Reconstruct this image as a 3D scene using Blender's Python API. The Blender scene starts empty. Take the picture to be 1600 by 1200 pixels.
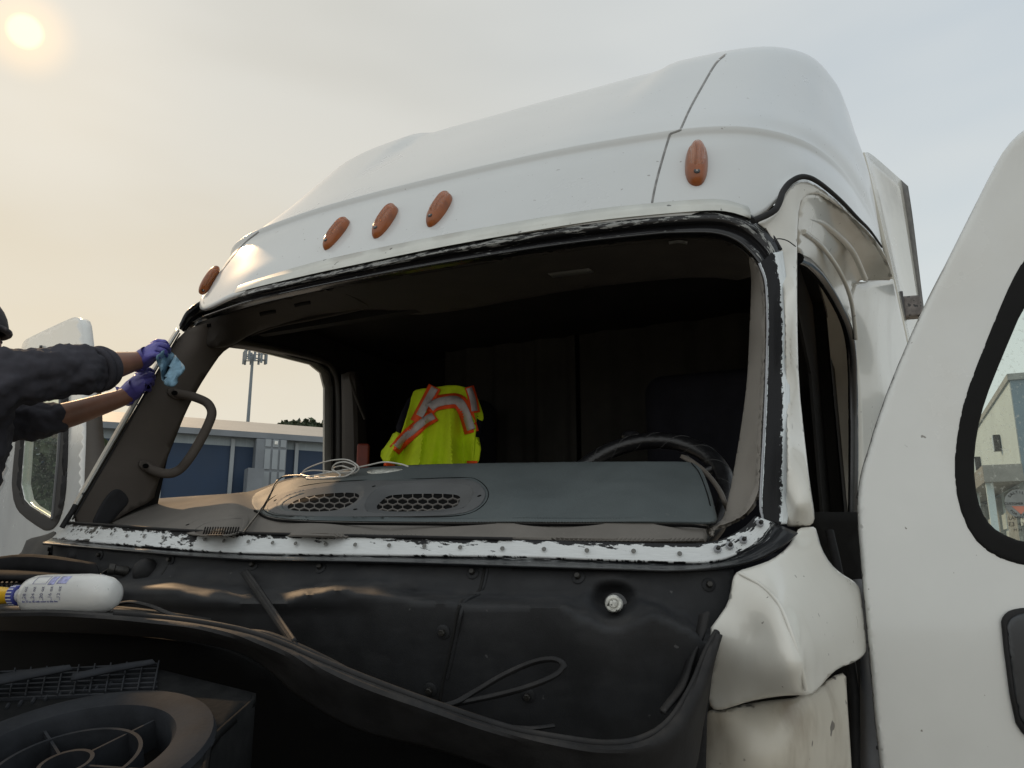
import bpy, bmesh, math, random
import numpy as np
from mathutils import Vector, Matrix, noise
from mathutils.bvhtree import BVHTree
from mathutils.geometry import delaunay_2d_cdt
random.seed(7)
R = math.radians
S = bpy.context.scene
COL = S.collection
# ---------------------------------------------------------------- camera
YAW, PITCH, F, ZC = R(26), R(12.3), 1200.0, 2.0
cd = bpy.data.cameras.new('camera'); cam = bpy.data.objects.new('camera', cd); COL.objects.link(cam)
cd.sensor_width = 36; cd.lens = 27; cd.clip_start = .02; cd.clip_end = 2000
cam.location = (0, 0, ZC); cam.rotation_euler = (R(90)+PITCH, 0, YAW)
S.camera = cam
# ---------------------------------------------------------------- world
SUN = Vector((math.sin(R(-61.8))*math.cos(R(31.4)), math.cos(R(-61.8))*math.cos(R(31.4)), math.sin(R(31.4))))
W_ = bpy.data.worlds.new('World'); S.world = W_; W_.use_nodes = True
nt = W_.node_tree; nt.nodes.clear()
def N(nt, t, **k):
    n = nt.nodes.new(t)
    for a, b in k.items(): setattr(n, a, b)
    return n
def L(nt, a, b): nt.links.new(a, b)
def M_(nt, op, a, b=None, c=None, clamp=False):
    n = N(nt, 'ShaderNodeMath', operation=op, use_clamp=clamp)
    for i, x in enumerate((a, b, c)):
        if x is None: continue
        if isinstance(x, (int, float)): n.inputs[i].default_value = x
        else: L(nt, x, n.inputs[i])
    return n.outputs[0]
def mixc(nt, f, a, b, bt='MIX'):
    n = N(nt, 'ShaderNodeMix', data_type='RGBA', blend_type=bt)
    for s, x in ((0, f), (6, a), (7, b)):
        if isinstance(x, (int, float)): n.inputs[s].default_value = x
        elif isinstance(x, (tuple, list)): n.inputs[s].default_value = tuple(x)+(1,)
        else: L(nt, x, n.inputs[s])
    return n.outputs[2]
def sm(nt, x, a, b):
    n = N(nt, 'ShaderNodeMapRange', interpolation_type='SMOOTHSTEP')
    L(nt, x, n.inputs[0]); n.inputs[1].default_value = a; n.inputs[2].default_value = b
    return n.outputs[0]
tc = N(nt, 'ShaderNodeTexCoord')
sep = N(nt, 'ShaderNodeSeparateXYZ'); L(nt, tc.outputs['Generated'], sep.inputs[0])
dot = N(nt, 'ShaderNodeVectorMath', operation='DOT_PRODUCT'); L(nt, tc.outputs['Generated'], dot.inputs[0]); dot.inputs[1].default_value = SUN
ang = M_(nt, 'ARCCOSINE', M_(nt, 'MINIMUM', dot.outputs['Value'], .99999))
far = sm(nt, ang, .15, 1.15)
zup = sm(nt, sep.outputs[2], 0.05, .62)
low = mixc(nt, far, (.82, .70, .50), (.70, .75, .74))
high = mixc(nt, far, (.62, .61, .56), (.53, .60, .66))
col = mixc(nt, zup, low, high)
cm = N(nt, 'ShaderNodeMapping'); cm.inputs['Scale'].default_value = (1.2, 1.2, 4.2); cm.inputs['Rotation'].default_value = (0, .35, .4); L(nt, tc.outputs['Generated'], cm.inputs[0])
cn = N(nt, 'ShaderNodeTexNoise'); cn.inputs['Scale'].default_value = 1.6; cn.inputs['Detail'].default_value = 3; L(nt, cm.outputs[0], cn.inputs[0])
col = mixc(nt, M_(nt, 'MULTIPLY', sm(nt, cn.outputs[0], .35, .7), .30), col, (.80, .80, .76))
# brighter, thinner overcast behind the camera
bk = sm(nt, sep.outputs[1], .25, -.75)
col = mixc(nt, M_(nt, 'MULTIPLY', bk, .75), col, (1.0, 1.02, 1.0))
g1 = M_(nt, 'MULTIPLY', sm(nt, ang, .22, .0), .07)
g2 = M_(nt, 'MULTIPLY', sm(nt, ang, .055, .014), .26)
g3 = M_(nt, 'MULTIPLY', sm(nt, ang, .0190, .0125), .75)
def scol(f, c):
    n = N(nt, 'ShaderNodeVectorMath', operation='SCALE'); n.inputs[0].default_value = c; L(nt, f, n.inputs['Scale']); return n.outputs[0]
def vadd(a, b):
    n = N(nt, 'ShaderNodeVectorMath', operation='ADD'); L(nt, a, n.inputs[0]); L(nt, b, n.inputs[1]); return n.outputs[0]
tot = vadd(vadd(vadd(col, scol(g1, (1, .72, .35))), scol(g2, (1, .50, .05))), scol(g3, (1, .62, .22)))
bg = N(nt, 'ShaderNodeBackground'); L(nt, tot, bg.inputs[0]); bg.inputs[1].default_value = 1.0
sky = N(nt, 'ShaderNodeTexSky', sky_type='NISHITA'); sky.sun_disc = False; sky.sun_elevation = R(31.4); sky.sun_rotation = R(-61.8); sky.dust_density = 4
bg2 = N(nt, 'ShaderNodeBackground'); L(nt, sky.outputs[0], bg2.inputs[0]); bg2.inputs[1].default_value = .0015
ad = N(nt, 'ShaderNodeAddShader'); L(nt, bg.outputs[0], ad.inputs[0]); L(nt, bg2.outputs[0], ad.inputs[1])
wo = N(nt, 'ShaderNodeOutputWorld'); L(nt, ad.outputs[0], wo.inputs[0])
sl = bpy.data.lights.new('sun', 'SUN'); sl.energy = 1.7; sl.angle = R(.9); sl.color = (1, .66, .36)
so = bpy.data.objects.new('sun', sl); COL.objects.link(so)
so.rotation_euler = SUN.to_track_quat('Z', 'Y').to_euler(); so.location = SUN*30
S.view_settings.view_transform = 'Standard'; S.view_settings.look = 'None'; S.view_settings.gamma = 1; S.view_settings.exposure = 0.0
S.view_settings.use_curve_mapping = False
# ---------------------------------------------------------------- helpers
FH = Vector((-math.sin(YAW), math.cos(YAW), 0)); RT = Vector((math.cos(YAW), math.sin(YAW), 0)); Z = Vector((0, 0, 1))
FC = FH*math.cos(PITCH)+Z*math.sin(PITCH); UC = -FH*math.sin(PITCH)+Z*math.cos(PITCH)
C0 = Vector((0, 0, ZC)); UM = -1.25
def ray(px, py): return RT*(px-800)+UC*(600-py)+FC*F
def PV(px, py, v): d = ray(px, py); return C0+d*(v/d.y)
def PU(px, py, u): d = ray(px, py); return C0+d*(u/d.x)
def PW(px, py, z): d = ray(px, py); return C0+d*((z-ZC)/d.z)
def PR(px, py, r): return C0+ray(px, py).normalized()*r
def plane(p0, n):
    p0, n = Vector(p0), Vector(n)
    return lambda px, py: C0+ray(px, py)*(n.dot(p0-C0)/n.dot(ray(px, py)))
def vws(u, w):
    a = min(abs(u-UM), 1.2)
    return 1.37+.13*a*a+.05*a**8+.479*w
def hitv(px, py, off=0.):
    d = ray(px, py); lo, hi = .4, 4.5
    for _ in range(30):
        m = (lo+hi)/2; t = m/d.y
        if m-vws(d.x*t, d.z*t)-off > 0: hi = m
        else: lo = m
    v = (lo+hi)/2; vl = -2.335/d.x*d.y if d.x < 0 else 9
    return min(v, vl+off) if vl > 0 else v
def ws(off=0.): return lambda px, py: PV(px, py, hitv(px, py, off))
def tps(ctrl):
    P = np.array([(a/100, b/100) for a, b, c in ctrl]); V = np.array([c for a, b, c in ctrl]); n = len(P)
    def K(A, B):
        r2 = ((A[:, None]-B[None])**2).sum(2)+1e-9
        return .5*r2*np.log(r2)
    A = np.zeros((n+3, n+3)); A[:n, :n] = K(P, P)+np.eye(n)*1e-3; A[:n, n] = 1; A[:n, n+1:] = P; A[n, :n] = 1; A[n+1:, :n] = P.T
    s = np.linalg.solve(A, np.concatenate([V, [0, 0, 0]]))
    def f(px, py):
        q = np.array([[px/100, py/100]])
        return float((K(q, P)@s[:n])[0]+s[n]+q[0, 0]*s[n+1]+q[0, 1]*s[n+2])
    return f
def tv(ctrl):
    f = tps(ctrl); return lambda px, py: PV(px, py, f(px, py))
def lerpx(pts, x):
    if x <= pts[0][0]: return pts[0][1]
    for (a, b), (c, d) in zip(pts, pts[1:]):
        if x <= c:
            t = (x-a)/(c-a); t = t*t*(3-2*t); return b+(d-b)*t
    return pts[-1][1]
def sstep(a, b, x):
    t = max(0, min(1, (x-a)/(b-a))); return t*t*(3-2*t)
WM = {}
def link(o, parent=None, world=None):
    world = world or Matrix.Identity(4); WM[o.name] = world
    COL.objects.link(o)
    if parent is not None:
        o.parent = parent; o.matrix_parent_inverse = WM[parent.name].inverted()
    o.matrix_basis = world
    return o
def mk(name, verts, faces, mat, parent=None, world=None, smooth=True, thick=0, uvs=None, orient=True, subsurf=0, bevel=0, angle=40):
    me = bpy.data.meshes.new(name); me.from_pydata([tuple(v) for v in verts], [], [tuple(f) for f in faces])
    bm = bmesh.new(); bm.from_mesh(me)
    if orient == 'cam':
        c = world.inverted() @ C0 if world else C0
        s = sum((f.normal.dot(c-f.calc_center_median())*f.calc_area()/(c-f.calc_center_median()).length**5) for f in bm.faces)
        if s < 0: bmesh.ops.reverse_faces(bm, faces=bm.faces)
    elif orient: bmesh.ops.recalc_face_normals(bm, faces=bm.faces)
    bm.to_mesh(me); bm.free()
    if uvs:
        ul = me.uv_layers.new(name='UVMap')
        for l in me.loops: ul.data[l.index].uv = uvs[l.vertex_index]
    for p in me.polygons: p.use_smooth = bool(smooth)
    if smooth and angle: me.set_sharp_from_angle(angle=R(angle))
    me.materials.append(mat)
    o = bpy.data.objects.new(name, me); link(o, parent, world)
    if bevel:
        m = o.modifiers.new('b', 'BEVEL'); m.width = bevel; m.segments = 3; m.limit_method = 'ANGLE'; m.angle_limit = R(35)
    if thick:
        m = o.modifiers.new('s', 'SOLIDIFY'); m.thickness = thick; m.offset = -1
    if subsurf:
        m = o.modifiers.new('ss', 'SUBSURF'); m.levels = m.render_levels = subsurf
    return o
def cr(pts, n, closed=False):
    """Catmull-Rom resample of points by arclength to n samples"""
    P = [Vector(p) for p in pts]
    if len(P) == 2: return [P[0].lerp(P[1], i/(n-1)) for i in range(n)]
    dense = []; m = len(P); segs = m if closed else m-1
    for i in range(segs):
        p1, p2 = P[i % m], P[(i+1) % m]
        p0 = P[(i-1) % m] if (closed or i > 0) else p1*2-p2
        p3 = P[(i+2) % m] if (closed or i < m-2) else p2*2-p1
        for k in range(12):
            t = k/12
            dense.append(.5*((2*p1)+(p2-p0)*t+(2*p0-5*p1+4*p2-p3)*t*t+(3*p1-p0-3*p2+p3)*t**3))
    dense.append(P[0].copy() if closed else P[-1].copy())
    return resamp(dense, n)
def resamp(P, n):
    d = [0]
    for a, b in zip(P, P[1:]): d.append(d[-1]+(b-a).length)
    out = []; j = 0
    for i in range(n):
        s = d[-1]*i/(n-1)
        while j < len(d)-2 and d[j+1] < s: j += 1
        L_ = d[j+1]-d[j]; out.append(P[j].lerp(P[j+1], (s-d[j])/L_ if L_ > 1e-12 else 0))
    return out
def net(name, rows, mat, parent=None, nu=60, nv=None, thick=0, crossmooth=True, orient='cam', angle=40, ret=False):
    """loft through rows of 3D points; UV x = metres along, y = 0..1 across"""
    R_ = [cr(r, nu) for r in rows]
    if nv and crossmooth:
        cols = [cr([r[i] for r in R_], nv) for i in range(nu)]
        R_ = [[c[j] for c in cols] for j in range(nv)]
    elif nv:
        k = len(R_)-1; per = max(1, nv//k); out = []
        for a, b in zip(R_, R_[1:]):
            for q in range(per): out.append([x.lerp(y, q/per) for x, y in zip(a, b)])
        out.append(R_[-1]); R_ = out
    nr = len(R_); V = [p for r in R_ for p in r]
    Fc = [(j*nu+i, j*nu+i+1, (j+1)*nu+i+1, (j+1)*nu+i) for j in range(nr-1) for i in range(nu-1)]
    mid = R_[nr//2]; al = [0]
    for a, b in zip(mid, mid[1:]): al.append(al[-1]+(b-a).length)
    uv = [(al[i], j/(nr-1)) for j in range(nr) for i in range(nu)]
    o = mk(name, V, Fc, mat, parent, thick=thick, uvs=uv, orient=orient, angle=angle)
    return (o, R_) if ret else o
def chaikin(P, n=2, closed=True):
    for _ in range(n):
        Q = []; m = len(P)
        for i in range(m if closed else m-1):
            a, b = P[i], P[(i+1) % m]
            Q += [(a[0]*.75+b[0]*.25, a[1]*.75+b[1]*.25), (a[0]*.25+b[0]*.75, a[1]*.25+b[1]*.75)]
        P = Q if closed else [P[0]]+Q+[P[-1]]
    return P
def respace(P, step):
    out = []; m = len(P)
    for i in range(m):
        a, b = P[i], P[(i+1) % m]; d = math.hypot(b[0]-a[0], b[1]-a[1]); k = max(1, int(round(d/step)))
        if d < step*.3 and out: continue
        for q in range(k): out.append((a[0]+(b[0]-a[0])*q/k, a[1]+(b[1]-a[1])*q/k))
    return out
def inside(P, x, y):
    c = False; j = len(P)-1
    for i in range(len(P)):
        xi, yi = P[i]; xj, yj = P[j]
        if (yi > y) != (yj > y) and x < (xj-xi)*(y-yi)/(yj-yi)+xi: c = not c
        j = i
    return c
def dist_to(loops, pts):
    A, B = [], []
    for P in loops:
        for i in range(len(P)): A.append(P[i]); B.append(P[(i+1) % len(P)])
    A, B = np.array(A), np.array(B); D = B-A; L2 = (D**2).sum(1)+1e-12
    out = []
    for p in pts:
        q = np.array(p)-A; t = np.clip((q*D).sum(1)/L2, 0, 1)
        out.append(math.sqrt((((q-D*t[:, None])**2).sum(1)).min()))
    return out
def poly(name, outline, f, mat, parent=None, step=12, holes=(), edge=0, er=.01, thick=.01, ch=2, chh=2, smooth=True, angle=45):
    """filled outline (in picture pixels) laid on the real surface f(px,py)->3D, edges rolled back"""
    loops = [respace(chaikin(list(outline), ch), step)]+[respace(chaikin(list(h), chh), step) for h in holes]
    pts, edges = [], []
    for P in loops:
        b = len(pts); pts += [tuple(p) for p in P]; edges += [(b+i, b+(i+1) % len(P)) for i in range(len(P))]
    xs = [p[0] for p in loops[0]]; ys = [p[1] for p in loops[0]]
    cand = []
    y = min(ys)
    k = 0
    while y < max(ys):
        x = min(xs)+(step/2 if k % 2 else 0)
        while x < max(xs):
            cand.append((x, y)); x += step
        y += step*.87; k += 1
    if edge:
        for P in loops:
            for i in range(len(P)):
                a, b = P[i-1], P[(i+1) % len(P)]; dx, dy = b[0]-a[0], b[1]-a[1]; l = math.hypot(dx, dy)+1e-9
                for e in (.12, .4, .8):
                    for s in (1, -1): cand.append((P[i][0]-dy/l*edge*e*s, P[i][1]+dx/l*edge*e*s))
    isin = lambda x, y: inside(loops[0], x, y) and not any(inside(h, x, y) for h in loops[1:])
    cand = [c for c in cand if isin(*c)]
    ds = dist_to(loops, cand) if cand else []
    mn = min(step*.3, edge*.1) if edge else step*.35
    for c, d in zip(cand, ds):
        if d > mn: pts.append(c)
    vo, _, fo, *_ = delaunay_2d_cdt([Vector(p) for p in pts], edges, [], 0, 1e-5)
    vo = [(v.x, v.y) for v in vo]
    fs = [t for t in fo if isin(sum(vo[i][0] for i in t)/3, sum(vo[i][1] for i in t)/3)]
    dd = dist_to(loops, vo) if edge else [0]*len(vo)
    V = []
    for (x, y), d in zip(vo, dd):
        p = f(x, y)
        if edge and d < edge:
            q = 1-d/edge; r = er*(1-math.sqrt(max(0, 1-q*q))); p = p+(p-C0).normalized()*r
        V.append(p)
    used = sorted({i for t in fs for i in t}); mp = {a: b for b, a in enumerate(used)}
    return mk(name, [V[i] for i in used], [[mp[i] for i in t] for t in fs], mat, parent, thick=thick, orient='cam', smooth=smooth,
              uvs=[(vo[i][0]/100, -vo[i][1]/100) for i in used], angle=angle)
def tube(name, pts, r, mat, parent=None, seg=10, n=None, closed=False, flat=1.0, up=Z, rs=None, caps=True):
    n = n or max(12, len(pts)*8)
    P = cr(pts, n, closed) if len(pts) > 2 else cr(pts, max(2, n//4))
    n = len(P)
    V, Fc, UV = [], [], []; l = 0
    for i, p in enumerate(P):
        a, b = P[max(0, i-1)], P[min(n-1, i+1)]
        if closed and i in (0, n-1): a, b = P[-2], P[1]
        t = (b-a).normalized(); s = t.cross(up)
        if s.length < 1e-4: s = t.cross(Vector((1, 0, 0)))
        s.normalize(); q = s.cross(t); rr = r
        if rs:
            x = i/(n-1)*(len(rs)-1); k = min(int(x), len(rs)-2); rr = rs[k]+(rs[k+1]-rs[k])*(x-k)
        if i: l += (p-P[i-1]).length
        for j in range(seg):
            an = 2*math.pi*j/seg; V.append(p+s*math.cos(an)*rr+q*math.sin(an)*rr*flat); UV.append((l, j/seg))
    for i in range(n-1):
        for j in range(seg): Fc.append((i*seg+j, i*seg+(j+1) % seg, (i+1)*seg+(j+1) % seg, (i+1)*seg+j))
    if caps and not closed: Fc += [tuple(range(seg)), tuple((n-1)*seg+j for j in range(seg))]
    return mk(name, V, Fc, mat, parent, uvs=UV, angle=50)
def ribbon(name, px, w, f, mat, parent=None, n=40, thick=.002, lift=.002, tp=None):
    """band w pixels wide along a centreline laid on surface f"""
    C = cr([Vector((a, b, 0)) for a, b in px], n); V, Fc, UV = [], [], []
    for i, p in enumerate(C):
        t = (C[min(n-1, i+1)]-C[max(0, i-1)]).normalized(); s = Vector((-t.y, t.x, 0)); ww = w if tp is None else w+(tp-w)*i/(n-1)
        for k in (-1, 0, 1):
            q = p+s*ww/2*k; P = f(q.x, q.y); V.append(P-(P-C0).normalized()*lift); UV.append((i/20, (k+1)/2))
    for i in range(n-1):
        for k in (0, 1): Fc.append((i*3+k, i*3+k+1, (i+1)*3+k+1, (i+1)*3+k))
    return mk(name, V, Fc, mat, parent, thick=thick, orient='cam', uvs=UV)
def lathe(prof, seg=24, x=1.0):
    V, Fc = [], []; n = len(prof)
    for r, z in prof:
        for j in range(seg): a = 2*math.pi*j/seg; V.append(Vector((r*math.cos(a)*x, r*math.sin(a), z)))
    for i in range(n-1):
        for j in range(seg): Fc.append((i*seg+j, i*seg+(j+1) % seg, (i+1)*seg+(j+1) % seg, (i+1)*seg+j))
    Fc += [tuple(range(seg)), tuple((n-1)*seg+j for j in range(seg))]
    return V, Fc
def boxv(a, b):
    (x0, y0, z0), (x1, y1, z1) = a, b
    return [Vector(p) for p in ((x0, y0, z0), (x1, y0, z0), (x1, y1, z0), (x0, y1, z0), (x0, y0, z1), (x1, y0, z1), (x1, y1, z1), (x0, y1, z1))], \
        [(0, 3, 2, 1), (4, 5, 6, 7), (0, 1, 5, 4), (1, 2, 6, 5), (2, 3, 7, 6), (3, 0, 4, 7)]
def boxes(name, L_, mat, parent=None, world=None, bevel=0):
    V, Fc = [], []
    for a, b in L_:
        v, f = boxv(a, b); k = len(V); V += v; Fc += [tuple(i+k for i in q) for q in f]
    return mk(name, V, Fc, mat, parent, world, smooth=False, bevel=bevel)
def empty(name, loc, parent=None):
    o = bpy.data.objects.new(name, None); o.empty_display_size = .1
    return link(o, parent, Matrix.Translation(Vector(loc)))
def tag(o, label=None, cat=None, group=None, kind=None):
    for k, v in (('label', label), ('category', cat), ('group', group), ('kind', kind)):
        if v: o[k] = v
    return o
def rehome(o):
    """origin of a one-mesh thing to its base"""
    vs = [v.co for v in o.data.vertices]
    c = Vector(((min(v.x for v in vs)+max(v.x for v in vs))/2, (min(v.y for v in vs)+max(v.y for v in vs))/2, min(v.z for v in vs)))
    o.data.transform(Matrix.Translation(-c)); M = WM[o.name] @ Matrix.Translation(c)
    kids = [k for k in bpy.data.objects if k.parent == o]
    o.matrix_basis = M; WM[o.name] = M
    for k in kids: k.matrix_parent_inverse = M.inverted()
    return o
def frame(p, n, up=Z):
    n = n.normalized(); x = up.cross(n).normalized(); y = n.cross(x)
    M = Matrix((x, y, n)).transposed().to_4x4(); M.translation = p; return M
def surf_n(f, px, py):
    a, b, c = f(px, py), f(px+3, py), f(px, py+3); n = (b-a).cross(c-a).normalized()
    return n if n.dot(C0-a) > 0 else -n
def dup(src, parent, world):
    o = src.copy(); link(o, parent, world)
    for ch in [k for k in bpy.data.objects if k.parent == src]:
        c = ch.copy(); rel = WM[src.name].inverted() @ WM[ch.name]
        COL.objects.link(c); WM[c.name] = world @ rel
        c.parent = o; c.matrix_parent_inverse = world.inverted(); c.matrix_basis = world @ rel
    return o
# ---------------------------------------------------------------- materials
def pm(name, c, rough=.5, var=.12, scale=8, bump=.0, bscale=60, metal=0, coat=0, speck=None, speckc=(.03, .03, .03), spscale=45, dust=None, dustc=(.28, .24, .2), spec=.5, streak=None, rvar=.1):
    m = bpy.data.materials.new(name); m.use_nodes = True; t = m.node_tree; b = t.nodes['Principled BSDF']
    tc = N(t, 'ShaderNodeTexCoord'); ob = tc.outputs['Object']
    n1 = N(t, 'ShaderNodeTexNoise'); n1.inputs['Scale'].default_value = scale; n1.inputs['Detail'].default_value = 6; n1.inputs['Roughness'].default_value = .6; L(t, ob, n1.inputs[0])
    dark = tuple(x*(1-var) for x in c); light = tuple(min(1, x*(1+var)) for x in c)
    col = mixc(t, sm(t, n1.outputs[0], .3, .7), dark, light)
    if speck:
        n2 = N(t, 'ShaderNodeTexNoise'); n2.inputs['Scale'].default_value = spscale; n2.inputs['Detail'].default_value = 2; L(t, ob, n2.inputs[0])
        col = mixc(t, sm(t, n2.outputs[0], speck, speck+.03), col, speckc)
    if dust:
        gn = N(t, 'ShaderNodeNewGeometry'); sz = N(t, 'ShaderNodeSeparateXYZ'); L(t, gn.outputs['Normal'], sz.inputs[0])
        n3 = N(t, 'ShaderNodeTexNoise'); n3.inputs['Scale'].default_value = 14; n3.inputs['Detail'].default_value = 8; n3.inputs['Roughness'].default_value = .7; L(t, ob, n3.inputs[0])
        up = M_(t, 'ADD', M_(t, 'MULTIPLY', sm(t, sz.outputs[2], .15, .95), .8), .12)
        col = mixc(t, M_(t, 'MULTIPLY', M_(t, 'MULTIPLY', sm(t, n3.outputs[0], .38, .72), up), dust), col, dustc)
    if streak:
        mp = N(t, 'ShaderNodeMapping'); mp.inputs['Scale'].default_value = streak[0]; L(t, ob, mp.inputs[0])
        n4 = N(t, 'ShaderNodeTexNoise'); n4.inputs['Scale'].default_value = streak[1]; n4.inputs['Detail'].default_value = 5; L(t, mp.outputs[0], n4.inputs[0])
        col = mixc(t, M_(t, 'MULTIPLY', sm(t, n4.outputs[0], .5, .75), streak[3]), col, streak[2])
    L(t, col, b.inputs['Base Color'])
    mr = N(t, 'ShaderNodeMapRange'); L(t, n1.outputs[0], mr.inputs[0]); mr.inputs[3].default_value = max(.03, rough-rvar); mr.inputs[4].default_value = min(1, rough+rvar); L(t, mr.outputs[0], b.inputs['Roughness'])
    b.inputs['Metallic'].default_value = metal; b.inputs['Coat Weight'].default_value = coat; b.inputs['Coat Roughness'].default_value = .08
    b.inputs['Specular IOR Level'].default_value = spec
    if bump:
        n5 = N(t, 'ShaderNodeTexNoise'); n5.inputs['Scale'].default_value = bscale; n5.inputs['Detail'].default_value = 4; L(t, ob, n5.inputs[0])
        bp = N(t, 'ShaderNodeBump'); bp.inputs['Strength'].default_value = bump; bp.inputs['Distance'].default_value = .004; L(t, n5.outputs[0], bp.inputs['Height']); L(t, bp.outputs[0], b.inputs['Normal'])
    return m
def scratch(name, ca, cb, lo, hi, rough=.45, amp=.3, su=6., sv=3., scl=5., bias=None, third=None, coat=0., metal=0.):
    """two worn layers; UV y carries which layer shows, noise tears the border. bias = list of (uvy, amount)"""
    m = bpy.data.materials.new(name); m.use_nodes = True; t = m.node_tree; b = t.nodes['Principled BSDF']
    uv = N(t, 'ShaderNodeUVMap'); sp = N(t, 'ShaderNodeSeparateXYZ'); L(t, uv.outputs[0], sp.inputs[0])
    mp = N(t, 'ShaderNodeMapping'); mp.inputs['Scale'].default_value = (su, sv, 1); L(t, uv.outputs[0], mp.inputs[0])
    n1 = N(t, 'ShaderNodeTexNoise'); n1.inputs['Scale'].default_value = scl; n1.inputs['Detail'].default_value = 8; n1.inputs['Roughness'].default_value = .68; L(t, mp.outputs[0], n1.inputs[0])
    rp = N(t, 'ShaderNodeValToRGB'); L(t, sp.outputs[1], rp.inputs[0]); e = rp.color_ramp.elements
    e[0].position = bias[0][0]; e[0].color = (bias[0][1],)*3+(1,); e[1].position = bias[-1][0]; e[1].color = (bias[-1][1],)*3+(1,)
    for p, v in bias[1:-1]: x = e.new(p); x.color = (v,)*3+(1,)
    n0 = N(t, 'ShaderNodeTexNoise'); n0.inputs['Scale'].default_value = 1.0; n0.inputs['Detail'].default_value = 2; m0_ = N(t, 'ShaderNodeMapping'); m0_.inputs['Scale'].default_value = (5.5, .6, 1); m0_.inputs['Location'].default_value = (3.3, 1, 0); L(t, uv.outputs[0], m0_.inputs[0]); L(t, m0_.outputs[0], n0.inputs[0])
    s = M_(t, 'ADD', n1.outputs[0], M_(t, 'SUBTRACT', rp.outputs[0], .5))
    s = M_(t, 'ADD', s, M_(t, 'MULTIPLY', M_(t, 'SUBTRACT', n0.outputs[0], .5), amp))
    f = sm(t, s, lo, hi)
    n2 = N(t, 'ShaderNodeTexNoise'); n2.inputs['Scale'].default_value = 30; n2.inputs['Detail'].default_value = 4; L(t, uv.outputs[0], n2.inputs[0])
    vb = mixc(t, n2.outputs[0], tuple(x*.72 for x in cb), tuple(min(1, x*1.15) for x in cb))
    va = mixc(t, n2.outputs[0], tuple(x*.6 for x in ca), tuple(x*1.6 for x in ca))
    L(t, mixc(t, f, va, vb), b.inputs['Base Color']); b.inputs['Roughness'].default_value = rough; b.inputs['Coat Weight'].default_value = coat
    b.inputs['Metallic'].default_value = metal; b.inputs['Specular IOR Level'].default_value = .25
    bp = N(t, 'ShaderNodeBump'); bp.inputs['Strength'].default_value = .5; bp.inputs['Distance'].default_value = .003; L(t, s, bp.inputs['Height']); L(t, bp.outputs[0], b.inputs['Normal'])
    return m
def glassm(name, tint, rough=.02, refl=1.0):
    m = bpy.data.materials.new(name); m.use_nodes = True; t = m.node_tree; t.nodes.clear()
    tr = N(t, 'ShaderNodeBsdfTransparent'); tr.inputs[0].default_value = tint+(1,)
    gl = N(t, 'ShaderNodeBsdfGlossy'); gl.inputs['Roughness'].default_value = rough
    fr = N(t, 'ShaderNodeFresnel'); fr.inputs[0].default_value = 1.45
    n = N(t, 'ShaderNodeTexNoise'); n.inputs['Scale'].default_value = 120; tc_ = N(t, 'ShaderNodeTexCoord'); L(t, tc_.outputs['Object'], n.inputs[0])
    df = N(t, 'ShaderNodeBsdfDiffuse'); df.inputs[0].default_value = (.55, .58, .52, 1)
    mx = N(t, 'ShaderNodeMixShader'); L(t, M_(t, 'MULTIPLY', fr.outputs[0], refl), mx.inputs[0]); L(t, tr.outputs[0], mx.inputs[1]); L(t, gl.outputs[0], mx.inputs[2])
    m2 = N(t, 'ShaderNodeMixShader'); L(t, M_(t, 'ADD', M_(t, 'MULTIPLY', sm(t, n.outputs[0], .55, .8), .5), .06), m2.inputs[0]); L(t, mx.outputs[0], m2.inputs[1]); L(t, df.outputs[0], m2.inputs[2])
    o = N(t, 'ShaderNodeOutputMaterial'); L(t, m2.outputs[0], o.inputs[0]); return m
white = pm('white_paint', (.62, .63, .61), .26, .035, 3, coat=.7, speck=.76, speckc=(.22, .21, .19), spscale=60, bump=.03, bscale=9, streak=((1, 1, 1), 3.1, (.52, .50, .45), .35))
whiteb = pm('white_paint_aged', (.60, .59, .54), .3, .05, 3, coat=.6, speck=.73, speckc=(.2, .19, .17), spscale=60, bump=.04, bscale=8, streak=((1.4, 1.4, .6), 4, (.36, .33, .27), .5))
roofp = pm('white_roof_gelcoat', (.56, .58, .58), .30, .03, 2, coat=.45, speck=.73, speckc=(.30, .29, .28), spscale=70, bump=.035, bscale=7)
lipm = pm('faded_white_edge', (.54, .55, .51), .4, .08, 9, coat=.2, speck=.70, speckc=(.1, .1, .09), spscale=30, streak=((1, 1, 12), 5, (.42, .41, .36), .5))
blackp = pm('black_textured_plastic', (.019, .020, .022), .62, .25, 10, spec=.22, bump=.10, bscale=420, dust=.22, dustc=(.09, .082, .075), streak=((2, 2, 5), 5, (.036, .037, .039), .45), speck=.75, speckc=(.06, .06, .062), spscale=55, rvar=.14)
rubber = pm('black_rubber', (.016, .016, .017), .65, .3, 15, bump=.12, bscale=160, dust=.35, dustc=(.08, .07, .06), spec=.22)
glossb = pm('gloss_black_trim', (.008, .008, .009), .22, .3, 12, coat=.3)
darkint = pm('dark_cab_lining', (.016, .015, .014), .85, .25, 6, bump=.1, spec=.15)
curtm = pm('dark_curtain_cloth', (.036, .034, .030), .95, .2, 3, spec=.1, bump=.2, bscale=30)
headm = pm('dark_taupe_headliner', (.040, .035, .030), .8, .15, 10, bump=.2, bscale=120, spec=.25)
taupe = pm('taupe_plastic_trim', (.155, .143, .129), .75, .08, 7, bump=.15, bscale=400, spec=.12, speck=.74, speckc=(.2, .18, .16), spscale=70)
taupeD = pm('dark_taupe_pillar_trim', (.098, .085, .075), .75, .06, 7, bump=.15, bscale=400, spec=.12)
pocketm = pm('charcoal_speaker_cloth', (.015, .015, .018), .8, .2, 20, bump=.3, bscale=300)
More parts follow.
